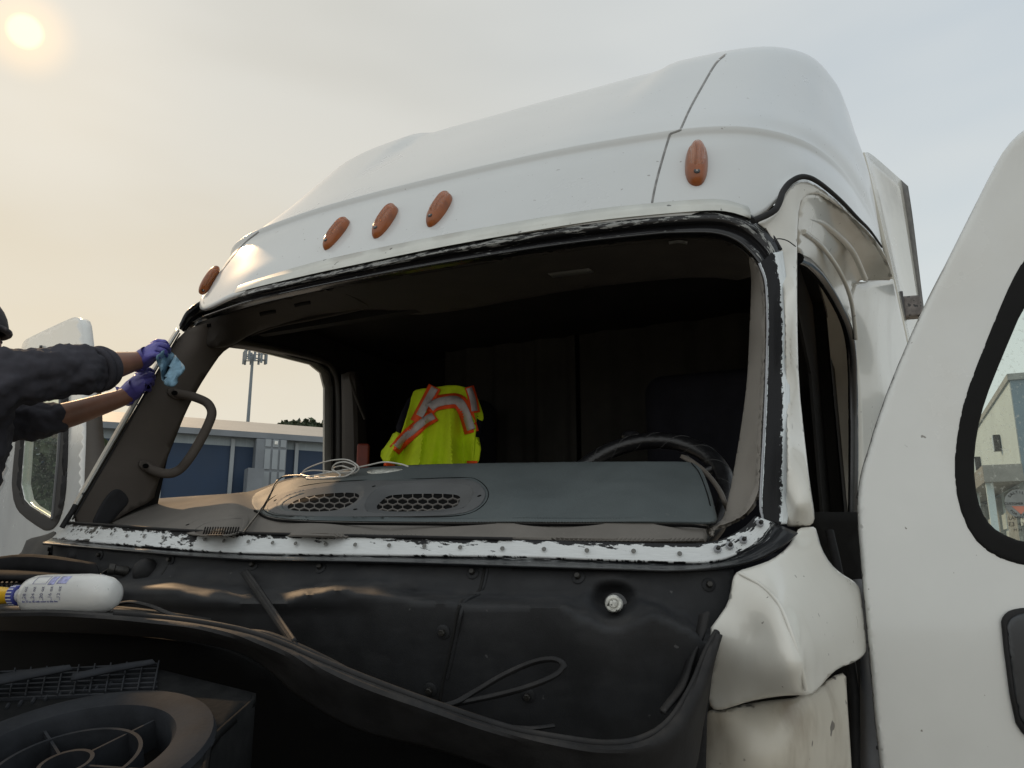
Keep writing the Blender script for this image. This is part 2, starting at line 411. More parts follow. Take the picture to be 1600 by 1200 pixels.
teal = pm('slate_green_dash_pad', (.080, .094, .096), .62, .10, 5, bump=.25, bscale=330, spec=.25, speck=.72, speckc=(.1, .11, .11), spscale=60, streak=((1, 2, 3), 3, (.10, .115, .118), .4))
bezelm = pm('grey_vent_bezel', (.095, .098, .10), .65, .08, 9, bump=.15, bscale=300, spec=.2)
hexm = pm('grey_hex_mesh', (.13, .12, .11), .55, .1, 9)
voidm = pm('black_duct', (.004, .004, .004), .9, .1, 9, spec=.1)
steel = pm('bolt_steel', (.035, .033, .03), .45, .4, 60, metal=.5, bump=.3, bscale=200)
rivm = pm('dull_grey_weld', (.14, .14, .13), .6, .3, 80)
boltw = pm('corroded_white_bolt', (.52, .52, .48), .5, .35, 90, bump=.5, bscale=150, speck=.6, speckc=(.1, .1, .09), spscale=120)
greym = pm('grey_painted_steel', (.30, .31, .33), .45, .12, 10, speck=.68, speckc=(.05, .05, .05), spscale=30)
amber = pm('amber_lens', (.60, .165, .008), .22, .12, 20, coat=.8)
amber.node_tree.nodes['Principled BSDF'].inputs['Transmission Weight'].default_value = .55
def rib_bump(m):
    t = m.node_tree; w = N(t, 'ShaderNodeTexWave', wave_type='BANDS', bands_direction='X'); w.inputs['Scale'].default_value = 130; tc_ = N(t, 'ShaderNodeTexCoord'); L(t, tc_.outputs['Object'], w.inputs[0])
    bp = N(t, 'ShaderNodeBump'); bp.inputs['Strength'].default_value = .8; bp.inputs['Distance'].default_value = .0015; L(t, w.outputs[0], bp.inputs['Height']); L(t, bp.outputs[0], t.nodes['Principled BSDF'].inputs['Normal'])
rib_bump(amber)
amberD = pm('amber_lens_base', (.24, .062, .008), .35, .2, 30, coat=.15)
chrome = pm('screw_chrome', (.35, .33, .3), .2, .1, 20, metal=1)
skin = pm('skin', (.22, .105, .065), .5, .12, 14, bump=.15, bscale=160)
glove = pm('violet_nitrile_glove', (.085, .075, .31), .42, .18, 30, bump=.5, bscale=55)
shirt = pm('charcoal_work_shirt', (.048, .047, .056), .9, .2, 12, bump=.35, bscale=35, spec=.15)
clothb = pm('blue_shop_cloth', (.17, .28, .36), .9, .2, 30, bump=.9, bscale=70, spec=.1)
hiviz = pm('hi_vis_yellow_cloth', (.60, .78, .02), .75, .12, 9, bump=.4, bscale=25, spec=.2)
orangec = pm('hi_vis_orange_tape', (.95, .10, .02), .7, .08, 9, spec=.2)
silver = pm('grey_reflective_tape', (.50, .46, .45), .55, .14, 20, bump=.3, bscale=30)
navy = pm('navy_jacket_cloth', (.012, .012, .018), .9, .2, 9, spec=.1)
leather = pm('black_quilted_leather', (.008, .008, .009), .32, .3, 20, bump=.3, bscale=120)
beige = pm('seat_beige_cover', (.11, .095, .08), .6, .1, 9)
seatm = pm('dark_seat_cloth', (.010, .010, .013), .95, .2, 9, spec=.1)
wire = pm('pale_grey_cable', (.46, .45, .42), .4, .1, 40)
shelfm = pm('black_cowl_shelf', (.012, .012, .013), .85, .2, 20, spec=.08, dust=.15, dustc=(.08, .07, .06))
wireb = pm('black_cable', (.012, .012, .012), .4, .1, 40)
redp = pm('dull_red_paint', (.20, .03, .015), .5, .2, 20)
# ================================================================ SETTING
def asphalt():
    return pm('yard_concrete', (.30, .275, .235), .85, .2, .8, bump=.3, bscale=20, speck=.62, speckc=(.16, .15, .13), spscale=6)
tag(mk('ground', [(-600, -500, 0), (600, -500, 0), (600, 900, 0), (-600, 900, 0)], [(0, 1, 2, 3)], asphalt(), smooth=False), kind='structure')

# --- warehouse seen through the cab (facade nearly square to the view)
def warehouse():
    A, B = PR(142, 661, 1), PR(516, 686, 1)
    def at(px, py, z):   # point on a ray at given height
        return PW(px, py, z)
    a = at(142, 660, 9.0); b = at(516, 686, 9.0)
    t = Vector((b.x-a.x, b.y-a.y, 0)).normalized(); nrm = Vector((-t.y, t.x, 0))
    if nrm.dot(a-C0) < 0: nrm = -nrm
    M = Matrix((t, nrm, Z)).transposed().to_4x4(); M.translation = Vector((a.x, a.y, 0))
    root = empty('warehouse', (a.x, a.y, 0)); root.matrix_basis = M; WM[root.name] = M
    tag(root, 'long blue and pale grey metal warehouse with low pitched roof behind the cab', 'building')
    inv = M.inverted()
    def X(px, py=700):
        d = ray(px, py); k = nrm.dot(Vector((a.x, a.y, ZC))-C0)/nrm.dot(d); return (inv @ (C0+d*k)).x
    blue = pm('blue_metal_cladding', (.007, .028, .068), .6, .08, .6, streak=((9, 9, .05), 3, (.010, .034, .08), .5))
    pale = pm('pale_grey_cladding', (.26, .31, .34), .5, .08, 1.2, streak=((14, 14, .1), 3, (.36, .42, .45), .6))
    roofm = pm('ribbed_metal_roof', (.34, .32, .28), .5, .1, .5, streak=((6, .6, 1), 2, (.25, .225, .19), .6))
    gr = pm('warehouse_grey_panel', (.17, .19, .21), .5, .1, .8); gr2 = pm('warehouse_light_panel', (.26, .29, .31), .35, .08, .8)
    x0, x1 = -45, 60
    boxes('wall', [((x0, 0, 0), (x1, .5, 8.17))], blue, root, M)
    boxes('upper_wall', [((x0, .01, 8.17), (x1, .5, 8.9))], pale, root, M)
    V = [(x0, -.5, 9.0), (x1, -.5, 9.0), (x1, 20, 12.9), (x0, 20, 12.9), (x0, 42, 8.9), (x1, 42, 8.9)]
    mk('roof', V, [(0, 1, 2, 3), (3, 2, 5, 4)], roofm, root, M, smooth=False, thick=.25)
    boxes('gutter', [((x0, -.75, 8.65), (x1, -.45, 9.0))], gr, root, M)
    for px in (254, 363, 463, 180, 60, -20):
        x = X(px); boxes('downpipe', [((x-.11, -.2, 0), (x+.11, -.02, 8.6))], gr2, root, M)
    xa, xb, xc = X(396), X(408), X(443)
    boxes('stair_tower', [((xa, -.9, 0), (xc, .0, 8.6))], gr, root, M)
    w = (xc-xb)/3
    for i in range(3):
        for z0, z1 in ((8.15, 8.6), (6.8, 8.0), (5.4, 6.65), (4.0, 5.25), (2.6, 3.85), (.2, 2.4)):
            boxes('panel', [((xb+w*i+.06, -.97, z0), (xb+w*(i+1)-.06, -.9, z1))], gr2, root, M)
    boxes('wall_light', [((xb+w*1.3, -1.05, 8.3), (xb+w*1.7, -.97, 8.5))], pm('lamp_white', (.8, .8, .75), .4), root, M)
    x = X(380); boxes('utility_box', [((x, -2.2, 0), (X(404), -1.0, 6.7))], gr, root, M)
    x = X(80); boxes('dock_door', [((x, -.06, 0), (x+3.4, -.005, 3.6))], pale, root, M, bevel=.02)
warehouse()

def cell_tower():
    base = PR(388, 650, 120); root = empty('cell_tower', (base.x, base.y, 0))
    tag(root, 'tall thin grey cell tower with ring of antennas beyond the warehouse', 'cell tower')
    g = pm('galvanised_tower', (.17, .20, .22), .5, .1, 2)
    top = PR(391.5, 552, 120).z
    V, Fc = lathe([(.34, 0), (.28, top*.5), (.2, top+.3)], 10); mk('pole', V, Fc, g, root, WM[root.name])
    M = WM[root.name]
    for k in range(3):
        a = k*2.09+.4
        L_ = Matrix.Rotation(a, 4, 'Z')
        boxes('antenna_arm', [((-1.7, .9, top-.5), (1.7, 1.05, top-.35)), ((-.06, 0, top-.5), (.06, 1.0, top-.38)), ((-1.7, .9, top+.5), (1.7, 1.02, top+.6))], g, root, M @ L_)
        for x in (-1.6, -.7, .5, 1.5):
            boxes('antenna', [((x-.14, 1.05, top-1.0), (x+.14, 1.25, top+.9))], g, root, M @ L_)
cell_tower()

def leafmass(name, blobs, mat, n, size, parent=None, world=None):
    V, Fc = [], []
    for (c, r) in blobs:
        for _ in range(n):
            d = Vector((random.gauss(0, 1), random.gauss(0, 1), random.gauss(0, 1))).normalized()*(random.random()**.4)
            p = Vector(c)+Vector((d.x*r[0], d.y*r[1], d.z*r[2]))
            if noise.noise(p*.9) < -.22: continue
            a = Vector((random.gauss(0, 1), random.gauss(0, 1), random.gauss(0, 1))).normalized(); b = a.orthogonal().normalized(); s = size*random.uniform(.5, 1.3)
            k = len(V); V += [p-a*s, p+b*s*.6, p+a*s, p-b*s*.6]; Fc.append((k, k+1, k+2, k+3))
    return mk(name, V, Fc, mat, parent, world, smooth=False, orient=False)
leaf = pm('dark_foliage', (.035, .050, .022), .7, .5, 1.5)
bark = pm('bark', (.07, .055, .04), .9, .3, 10, bump=.6)
bl = []
for i in range(40):
    px = 395+i*4.2; p = PR(px, 664, 100); h = random.uniform(.0, 1.2)+(.8 if px > 440 else -.6)
    bl.append(((p.x, p.y, p.z-1.6), (1.3, 1.3, 1.3+h*.6)))
    bl.append(((p.x, p.y, p.z-7), (2.5, 2.5, 6)))
tag(rehome(leafmass('tree_line', bl, leaf, 260, .45)), 'dark far-off line of tree tops just above the warehouse roof', 'trees', kind='stuff')

def tree(px, dist, h, seed, label):
    random.seed(seed); p = PR(px, 860, dist); root = empty('tree', (p.x, p.y, 0)); tag(root, label, 'tree')
    M = WM[root.name]
    V, Fc = lathe([(.22, 0), (.17, h*.3), (.08, h*.7), (.03, h*.9)], 8); mk('trunk', V, Fc, bark, root, M)
    bl = [((random.uniform(-1, 1)*h*.22, random.uniform(-1, 1)*h*.22, h*random.uniform(.35, .9)), (h*.17, h*.17, h*.13)) for _ in range(16)]
    leafmass('crown', bl, leaf, 240, .16, root, M)
tree(74, 27, 6.0, 3, 'dark leafy tree seen through the window of the far open door')

def white_van():
    # parked vehicle seen low through the far door's window
    p = PR(62, 860, 17); M = Matrix.Translation((p.x, p.y, 0)) @ Matrix.Rotation(R(62), 4, 'Z')
    root = empty('parked_van', (p.x, p.y, 0)); root.matrix_basis = M; WM[root.name] = M
    tag(root, 'white parked delivery van seen through the window of the far open door', 'van')
    side = [(-2.6, .45), (2.7, .45), (2.75, 1.1), (1.9, 1.3), (1.3, 2.15), (.9, 2.3), (-2.6, 2.3)]
    V = [Vector((x, y, z)) for y in (-.95, .95) for x, z in side]; n = len(side)
    Fc = [tuple(range(n)), tuple(range(n, 2*n))]+[(i, (i+1) % n, n+(i+1) % n, n+i) for i in range(n)]
    mk('body', V, Fc, whiteb, root, M, smooth=False, bevel=.06)
    for y in (-.96, .93):
        boxes('side_window', [((.3, y, 1.45), (1.3, y+.03, 2.0))], glossb, root, M)
    mk('windshield', [(1.92, -.8, 1.36), (1.92, .8, 1.36), (1.36, .75, 2.14), (1.36, -.75, 2.14)], [(0, 1, 2, 3)], glossb, root, M, thick=.03, smooth=False)
    for x in (-1.7, 1.8):
        for y in (-.85, .85):
            V, Fc = lathe([(.1, -.12), (.3, -.12), (.36, -.08), (.36, .08), (.3, .12), (.1, .12)], 20)
            mk('wheel', V, Fc, rubber, root, M @ Matrix.Translation((x, y, .36)) @ Matrix.Rotation(R(90), 4, 'X'))
white_van()

def depot():
    # white building with dock doors, seen through the near door's glass
    c = PR(1578, 594, 1); z = 10.0; P = PW(1578, 594, z)
    root = empty('depot_building', (P.x, P.y, 0)); M = WM[root.name]
    tag(root, 'tall white depot building with grey canopy seen through the near door window', 'building')
    wallm = pm('pale_depot_wall', (.52, .62, .66), .7, .06, .3, speck=.7, speckc=(.4, .38, .3), spscale=1.2)
    endm = pm('grey_blue_depot_wall', (.17, .24, .30), .7, .1, .4)
    br = pm('grey_canopy', (.24, .24, .23), .7, .2, 1); dm = pm('dock_grey', (.26, .28, .28), .6, .2, 2)
    boxes('side_wall', [((0, .3, 0), (.3, 90, 10))], wallm, root, M)
    boxes('end_wall', [((0, 0, 0), (40, .3, 10))], endm, root, M)
    boxes('roof', [((-.1, -.1, 10), (40, 90, 10.3))], dm, root, M)
    boxes('canopy', [((-1.6, -.1, 5.2), (0, 90, 6.0))], br, root, M)
    boxes('white_band', [((-.12, .4, 3.2), (0, 90, 4.0))], wallm, root, M)
    for i in range(10):
        y = 2+i*7; boxes('dock_door', [((-.25, y, .6), (0, y+3.6, 5.0))], dm, root, M)
        boxes('canopy_post', [((-1.5, y-1.6, 0), (-1.2, y-1.3, 5.2))], wallm, root, M)
    for y in (6, 17): boxes('wall_lamp', [((-.35, y, 7.3), (0, y+.5, 8.2))], glossb, root, M, bevel=.05)
depot()
# ================================================================ TRUCK
truck = empty('semi_truck', (UM, 3.0, 0))
tag(truck, 'white raised roof semi truck cab with windshield removed and both doors open', 'truck')

# ---- roof shell : rows of plan curves (du from centre, v, w)
def row(pts, w, wside=None):
    right = [(u, v) for u, v in pts]
    full = [(-u-.05*sstep(.8, 1.15, u), v) for u, v in reversed(right) if u > 0]+right
    out = []
    for u, v in full:
        ww = w
        if wside is not None: ww = w+(wside-w)*sstep(1.0, 1.09, abs(u))
        out.append(Vector((UM+u, v, ZC+ww)))
    return out
def shift(pts, dv, du=0, sc=None):
    return [(u-du*sstep(.7, 1.2, u), v+dv) for u, v in pts]
Lg = [(0, 1.975), (.25, 1.978), (.5, 1.992), (.78, 2.032), (.92, 2.075), (1.02, 2.14), (1.11, 2.245), (1.17, 2.37), (1.215, 2.52), (1.25, 2.7), (1.295, 3.0), (1.33, 3.6), (1.34, 4.6)]
Hd = [(0, 1.775), (.25, 1.782), (.5, 1.81), (.73, 1.85), (.88, 1.90), (1.0, 1.98), (1.10, 2.09), (1.16, 2.2), (1.22, 2.36), (1.26, 2.55), (1.30, 3.0), (1.33, 3.6), (1.34, 4.6)]
def mixr(a, b, t): return [(x[0]*(1-t)+y[0]*t, x[1]*(1-t)+y[1]*t) for x, y in zip(a, b)]
U48 = [(0, 2.27), (.25, 2.275), (.5, 2.285), (.78, 2.325), (.92, 2.365), (1.03, 2.43), (1.125, 2.54), (1.185, 2.66), (1.23, 2.81), (1.265, 2.95), (1.295, 3.15), (1.315, 3.7), (1.31, 4.6)]
U88 = [(0, 2.715), (.25, 2.718), (.5, 2.72), (.76, 2.74), (.89, 2.76), (1.0, 2.80), (1.09, 2.87), (1.15, 2.96), (1.19, 3.08), (1.22, 3.22), (1.245, 3.5), (1.26, 3.9), (1.27, 4.6)]
U99 = [(u*.965, v+.20) for u, v in U88[:-1]]+[(1.18, 4.6)]
UTT = [(u*.86, v+.55) for u, v in U88[:-2]]+[(1.0, 4.2), (1.02, 4.6)]
rows = [row(Hd, .862, 1.0), row(mixr(Hd, Lg, .25), .95, 1.03), row(mixr(Hd, Lg, .5), 1.03, 1.09), row(mixr(Hd, Lg, .78), 1.12, 1.14), row(mixr(Hd, Lg, .95), 1.170), row(shift(Lg, -.010), 1.188),
        row(shift(Lg, -.008), 1.198), row(shift(Lg, .024), 1.206), row(shift(Lg, .045, .008), 1.228), row(mixr(Lg, U48, .37), 1.295), row(mixr(Lg, U48, .68), 1.385), row(U48, 1.48),
        row(mixr(U48, U88, .5), 1.70), row(U88, 1.905), row(U99, 2.025), row(UTT, 2.075), row([(u*.5, v+.8 if v < 3.7 else v) for u, v in UTT], 2.085)]
o_roof, RR = net('roof_fairing', rows, roofp, truck, nu=150, nv=None, ret=True, orient='cam', angle=60)
# dense, smooth across
def densify(RR):
    nu = len(RR[0]); out = []
    for i in range(nu):
        c = [r[i] for r in RR]; d = []
        for k in range(len(c)-1):
            p1, p2 = c[k], c[k+1]; p0 = c[k-1] if k else p1*2-p2; p3 = c[k+2] if k < len(c)-2 else p2*2-p1
            m = 5
            for q in range(m):
                t = q/m
                # centripetal-ish: damp tangents by local spacing
                a = (p2-p1).length; m1 = (p2-p0)*(a/((p2-p1).length+(p1-p0).length+1e-9)); m2 = (p3-p1)*(a/((p3-p2).length+(p2-p1).length+1e-9))
                h00 = 2*t**3-3*t*t+1; h10 = t**3-2*t*t+t; h01 = -2*t**3+3*t*t; h11 = t**3-t*t
                d.append(p1*h00+m1*h10+p2*h01+m2*h11)
        d.append(c[-1].copy()); out.append(d)
    nr = len(out[0]); rows_ = [[out[i][j] for i in range(nu)] for j in range(nr)]
    for r in rows_:      # scooped centre between two raised shoulders, above the ledge
        for p in r:
            w = p.z-ZC; a = abs(p.x-UM)
            k = sstep(1.32, 1.9, w)*(1-sstep(.50+.10*(w-1.5), .60+.10*(w-1.5), a))
            p.y += .022*k; p.z -= .010*k
    return rows_
RR = densify(RR); nu = 150; nr = len(RR)
V = [p for r in RR for p in r]; Fc = [(j*nu+i, j*nu+i+1, (j+1)*nu+i+1, (j+1)*nu+i) for j in range(nr-1) for i in range(nu-1)]
bpy.data.objects.remove(o_roof)
o_roof = mk('roof_fairing', V, Fc, roofp, truck, thick=.012, orient='cam', angle=70)
BV = BVHTree.FromPolygons(V, Fc)
def rcast(px, py):
    d = ray(px, py).normalized(); h = BV.ray_cast(C0, d)
    if h[0] is not None: return h[0], h[1]
    best = None
    for i in range(60):
        q = BV.find_nearest(C0+d*(1.9+i*.04))
        if best is None or q[3] < best[3]: best = q
    return best[0], best[1]
def onroof(px, py): return rcast(px, py)[0]
def onroofn(px, py):
    p, n = rcast(px, py); return n if n.dot(C0-p) > 0 else -n
seam = pm('flecked_seam_sealant', (.22, .22, .215), .7, .3, 30, speck=.70, speckc=(.04, .04, .04), spscale=60)  # mid-grey sealant colour with dark flecks for the roof joints
seamL = pm('grey_sealant', (.36, .36, .34), .6, .2, 30)
for px in ([(1135, 84), (1118, 100), (1096, 137), (1078, 170), (1063, 203)], [(1047, 209), (1036, 245), (1024, 290), (1016, 333)]):
    ribbon('panel_seam', px, 3.4, onroof, seam, truck, lift=.0012, thick=.0006, n=90)
ribbon('panel_seam', [(404, 362), (378, 384), (345, 425), (318, 462)], 2.2, onroof, seam, truck, lift=.0012, thick=.001)
ribbon('panel_seam', [(1063, 203), (1052, 207), (1047, 209)], 3, onroof, seam, truck, lift=.0012, thick=.001, n=8)

# ---- marker lights : capsule lens on darker base, screw at the low end
def marker(p0, p1, first):
    a, b = onroof(*p0), onroof(*p1); n = ((onroofn(*p0)+onroofn(*p1)).normalized()+(C0-a).normalized()*(.9 if p0[0] < 400 else .12)).normalized()
    y = (b-a).normalized(); x = y.cross(n).normalized(); n = x.cross(y); s = (b-a).length/.125
    M = Matrix((x, y, n)).transposed().to_4x4()@Matrix.Diagonal((s, s, s, 1)); M.translation = (a+b)/2-(RT*.022 if p0[0] < 400 else RT*0)
    if first is not None: return dup(first, truck, M)
    V, Fc = [], []; NU, NVv = 28, 9
    for j in range(NVv):
        t = j/(NVv-1); r = math.cos(t*math.pi/2)**.6; h = .024*math.sin(t*math.pi/2)
        for i in range(NU):
            an = 2*math.pi*i/NU; ca, sa = math.cos(an), math.sin(an)
            X_ = .0215*abs(ca)**.85*math.copysign(1, ca); Y_ = .0625*abs(sa)**.9*math.copysign(1, sa)
            V.append(Vector((X_*(.05+.95*r), Y_*(.05+.95*r), h+(.0007*(i % 2) if 0 < t < 1 else 0))))
    for j in range(NVv-1):
        for i in range(NU): Fc.append((j*NU+i, j*NU+(i+1) % NU, (j+1)*NU+(i+1) % NU, (j+1)*NU+i))
    Fc.append(tuple((NVv-1)*NU+i for i in range(NU)))
    o = mk('marker_light', V, Fc, amberD, truck, M, angle=30)
    # ribbed lens over the upper three quarters
    V, Fc = [], []; nx, ny = 23, 20
    for j in range(ny+1):
        yy = -.030+.088*j/ny
        for i in range(nx+1):
            xx = -1+2*i/nx; wid = .0185*math.sqrt(max(.02, 1-((yy)/.0615)**2)); q = math.sqrt(max(0, 1-xx*xx))
            V.append(Vector((wid*xx, yy, 0.009+.019*q*max(.15, 1-((yy-.01)/.055)**4)+(.0009 if i % 2 else 0))))
    for j in range(ny):
        for i in range(nx): k = j*(nx+1)+i; Fc.append((k, k+1, k+nx+2, k+nx+1))
    mk('lens', V, Fc, amber, o, M, orient=False, angle=25)
    V, Fc = lathe([(.0020, .016), (.0020, .0219), (.0013, .0222)], 10)
    mk('screw', V, Fc, chrome, o, M@Matrix.Translation((0, -.043, 0)))
    V, Fc = lathe([(.0058, .012), (.0058, .0212), (.0045, .0215)], 14)
    mk('screw_recess', V, Fc, glossb, o, M@Matrix.Translation((0, -.043, 0)))
    return o
m0 = None
for a, b in (((1087, 291), (1089, 228)), ((672, 355), (702, 306)), ((587, 373), (618, 325)), ((509, 391), (544, 345)), ((316, 454), (343, 412))):
    q = marker(a, b, m0); m0 = m0 or q
    q['group'] = 'amber marker lights across the roof'

# ---- pale lower lip of the roof
H0 = [(280, 513), (292, 492), (318, 474), (376, 455), (470, 432), (567, 411), (694, 385), (835, 360), (930, 345), (1013, 336), (1102, 329), (1140, 331), (1173, 341)]
H0f = H0+[(1204, 366), (1220, 391)]
H1 = [(289, 519), (302, 505), (328, 494), (385, 475), (470, 455), (560, 437), (688, 414), (873, 385), (1013, 369), (1060, 366), (1109, 366), (1140, 373), (1165, 388), (1188, 415), (1197, 442)]
def lipdepth(px, py, k=.003):
    return PV(px, py, min(onroof(px, py).y, hitv(px, py)-.010)-k)
lt = [(x-(3 if x > 500 else -4), y-(18 if x > 420 else 12)) for x, y in H0[2:]]
net('roof_lip', [[lipdepth(*p, -.001) for p in lt], [lipdepth(x, y-9) for x, y in H0[2:]], [lipdepth(x, y-4, .005) for x, y in H0[2:]], [lipdepth(x, y, .005) for x, y in H0[2:]], [ws(.02)(x, y+4) for x, y in H0[2:]]], lipm, truck, nu=90, thick=.003, crossmooth=False)
# ---- header flange: black urethane remains on white scraped metal
hdm = scratch('scraped_header', (.007, .007, .008), (.30, .31, .30), .60, .64, rough=.3, su=7, sv=5, scl=3, bias=[(0, .44), (.12, .46), (.3, .62), (.45, .48), (.62, .42), (.72, .56), (.8, .40), (1, .36)], coat=.3)
def blend(A, B, t): return [(a[0]*(1-t)+b[0]*t, a[1]*(1-t)+b[1]*t) for a, b in zip(A, B)]
net('header_flange', [[ws(.000)(x, y-6) for x, y in H0f], [ws(-.004)(*p) for p in blend(H0f, H1, .2)], [ws(.006)(*p) for p in blend(H0f, H1, .45)], [ws(.022)(*p) for p in blend(H0f, H1, .6)],
    [ws(.018)(*p) for p in blend(H0f, H1, .8)], [ws(.03)(*p) for p in H1], [ws(.06)(x+1, y+5) for x, y in H1]], hdm, truck, nu=160, nv=26, thick=.004)
tube('header_seal', [ws(.0)(x, y-1) for x, y in H0f[1:]], .0042, rubber, truck, n=160)
tube('trim_bead', [ws(.018)(x, y-3) for x, y in H1], .0032, glossb, truck, n=160)
# ---- near pillar strip
Pa = [(1186, 412), (1196, 442), (1199, 500), (1198, 560), (1197, 600), (1194, 667), (1190, 740), (1188, 790), (1192, 812)]
Pb = [(1205, 396), (1214, 435), (1217, 500), (1217, 560), (1217, 600), (1217, 667), (1212, 740), (1209, 790), (1212, 818)]
Pc = [(1223, 392), (1229, 440), (1232, 500), (1233, 560), (1234, 600), (1235, 667), (1235, 740), (1234, 790), (1230, 818)]
pilm = scratch('scraped_pillar', (.006, .006, .007), (.66, .71, .73), .50, .53, rough=.6, su=14, sv=1.5, scl=4, bias=[(0, .60), (.06, .58), (.10, .15), (.45, .27), (.62, .42), (.76, .80), (1, .95)])
net('pillar_flange', [[ws(.012)(*p) for p in Pa], [ws(.004)(*p) for p in blend(Pa, Pb, .5)], [ws(.000)(*p) for p in Pb], [ws(-.006)(*p) for p in blend(Pb, Pc, .5)], [ws(-.004)(*p) for p in Pc]], pilm, truck, nu=120, nv=24, thick=.006)
tube('pillar_bead', [ws(.010)(x, y) for x, y in Pa], .0022, greym, truck, n=100)
# ---- bottom flange and channel
B0 = [(106, 817), (180, 822), (280, 829), (400, 834), (600, 839), (800, 843), (967, 847), (1060, 849), (1100, 848), (1133, 840), (1163, 823), (1180, 806)]
B1 = [(81, 841), (180, 850), (280, 858), (400, 864), (600, 867), (800, 869), (967, 875), (1060, 878), (1110, 877), (1150, 866), (1187, 844), (1208, 816)]
B2 = [(66, 848), (180, 858), (280, 867), (400, 874), (600, 878), (800, 884), (967, 889), (1060, 891), (1133, 885), (1183, 873), (1225, 850), (1246, 832)]
flm = scratch('scraped_sill_flange', (.010, .010, .011), (.62, .64, .64), .46, .49, rough=.5, su=9, sv=1.2, scl=3, amp=.5, bias=[(0, .30), (.10, .42), (.25, .52), (.5, .59), (.85, .61), (.95, .54), (1, .45)])
net('sill_flange', [[ws(-.002)(*p) for p in B0], [ws(-.006)(*p) for p in blend(B0, B1, .5)], [ws(-.01)(*p) for p in B1]], flm, truck, nu=200, nv=14, thick=.006)
chm = scratch('black_sill_channel', (.013, .014, .016), (.50, .52, .52), .60, .64, rough=.28, su=8, sv=4, scl=4, bias=[(0, .60), (.10, .54), (.25, .52), (.5, .42), (.6, .30), (1, .28)], coat=.3)
net('sill_channel', [[ws(-.008)(*p) for p in B1], [ws(-.002)(*p) for p in blend(B1, B2, .25)], [ws(-.024)(*p) for p in blend(B1, B2, .5)], [ws(-.034)(*p) for p in blend(B1, B2, .7)], [ws(-.058)(*p) for p in B2], [ws(-.050)(x, y+3) for x, y in B2]], chm, truck, nu=200, nv=30, thick=.004)
tube('sill_bead', [ws(-.006)(x, y-1) for x, y in B0[:6]], .0035, rubber, truck, n=120)
# spot welds and studs on the flange
V, Fc = lathe([(.0046, 0), (.0046, .001), (.0035, .0018)], 12)
fl = ws(-.0115); rv = None
for i, (x, y) in enumerate(((117, 832), (134, 830), (152, 832), (174, 834), (198, 837), (225, 838), (255, 840), (285, 842), (320, 843), (350, 845), (388, 846), (426, 848), (462, 849), (509, 850), (555, 851), (608, 852), (663, 853), (719, 855), (785, 857), (850, 858), (917, 860), (990, 861), (1062, 865))):
    M = frame(fl(x, y), surf_n(fl, x, y))
    if rv is None: rv = mk('weld_spot', V, Fc, rivm, truck, M)
    else: dup(rv, truck, M)
def bolt_mesh(parent, M, washer=.011, head=.0052, h=.008, mw=rubber, mh=steel):
    V, Fc = lathe([(washer, 0), (washer, .002), (washer*.8, .004)], 22); o = mk('bolt', V, Fc, mw, parent, M)
    V, Fc = lathe([(head, .003), (head, .003+h*.8), (head*.8, .003+h)], 6); mk('bolt_head', V, Fc, mh, o, M, smooth=False)
    return o
sb = None
for x, y in ((1121, 858), (1140, 853), (1161, 844), (1187, 818)):
    M = frame(fl(x, y), surf_n(fl, x, y))
    sb = dup(sb, truck, M) if sb else bolt_mesh(truck, M, .0075, .0042, .008, greym, steel)

# ---- near A-pillar outside, arch over the door
AR = [(1181, 348), (1200, 340), (1213, 332), (1224, 308), (1236, 290), (1256, 281), (1279, 290), (1313, 318), (1340, 345), (1359, 364), (1380, 391), (1391, 420), (1396, 438), (1390, 414), (1369, 375), (1327, 335), (1286, 307), (1266, 303), (1252, 314), (1247, 340), (1245.5, 392), (1245.5, 500), (1248, 600), (1257, 683), (1266, 760), (1272, 796), (1273, 815), (1264, 823), (1245, 824), (1226, 822),
      (1228, 790), (1230, 700), (1228, 600), (1226, 500), (1223, 440), (1216, 400), (1203, 368), (1190, 354)]
ARd = [(1181, 348, 1.94), (1223, 440, hitv(1223, 440)-.004), (1228, 600, hitv(1228, 600)-.006), (1228, 790, hitv(1228, 790)-.006), (1206, 362, hitv(1206, 362)-.01), (1246, 345, 2.03), (1246, 450, 1.87), (1248, 600, 1.80), (1257, 683, 1.74), (1273, 815, 1.66),
       (1256, 281, 2.07), (1224, 306, 2.0), (1279, 288, 2.13), (1313, 316, 2.27), (1359, 362, 2.54), (1380, 389, 2.68), (1396, 438, 2.82), (1390, 414, 2.78), (1286, 307, 2.17), (1327, 335, 2.38), (1369, 375, 2.66), (1237, 500, 1.79), (1240, 700, 1.66), (1245, 790, 1.60)]
poly('door_surround', AR, tv(ARd), whiteb, truck, step=7, edge=5, er=.012, thick=.012, ch=1)
SO = [(1252, 314), (1266, 303), (1286, 307), (1327, 335), (1369, 375), (1390, 414), (1396, 438), (1372, 438), (1336, 438), (1330, 470), (1338, 520), (1340, 600), (1338, 640), (1334, 560), (1326, 507), (1307, 467), (1281, 427), (1262, 408), (1247, 402), (1246, 360)]
SOd = [(1252, 314, 2.06), (1286, 307, 2.18), (1327, 335, 2.39), (1369, 375, 2.67), (1390, 414, 2.79), (1247, 402, 2.13), (1246, 360, 2.07), (1281, 427, 2.42), (1307, 467, 2.6), (1326, 507, 2.78), (1334, 560, 2.88), (1340, 600, 2.9), (1336, 438, 2.79), (1396, 438, 2.85), (1300, 350, 2.36), (1330, 385, 2.58), (1275, 370, 2.26), (1265, 335, 2.14), (1355, 400, 2.72)]
poly('door_frame', SO, tv(SOd), whiteb, truck, step=7, thick=.01, ch=1)
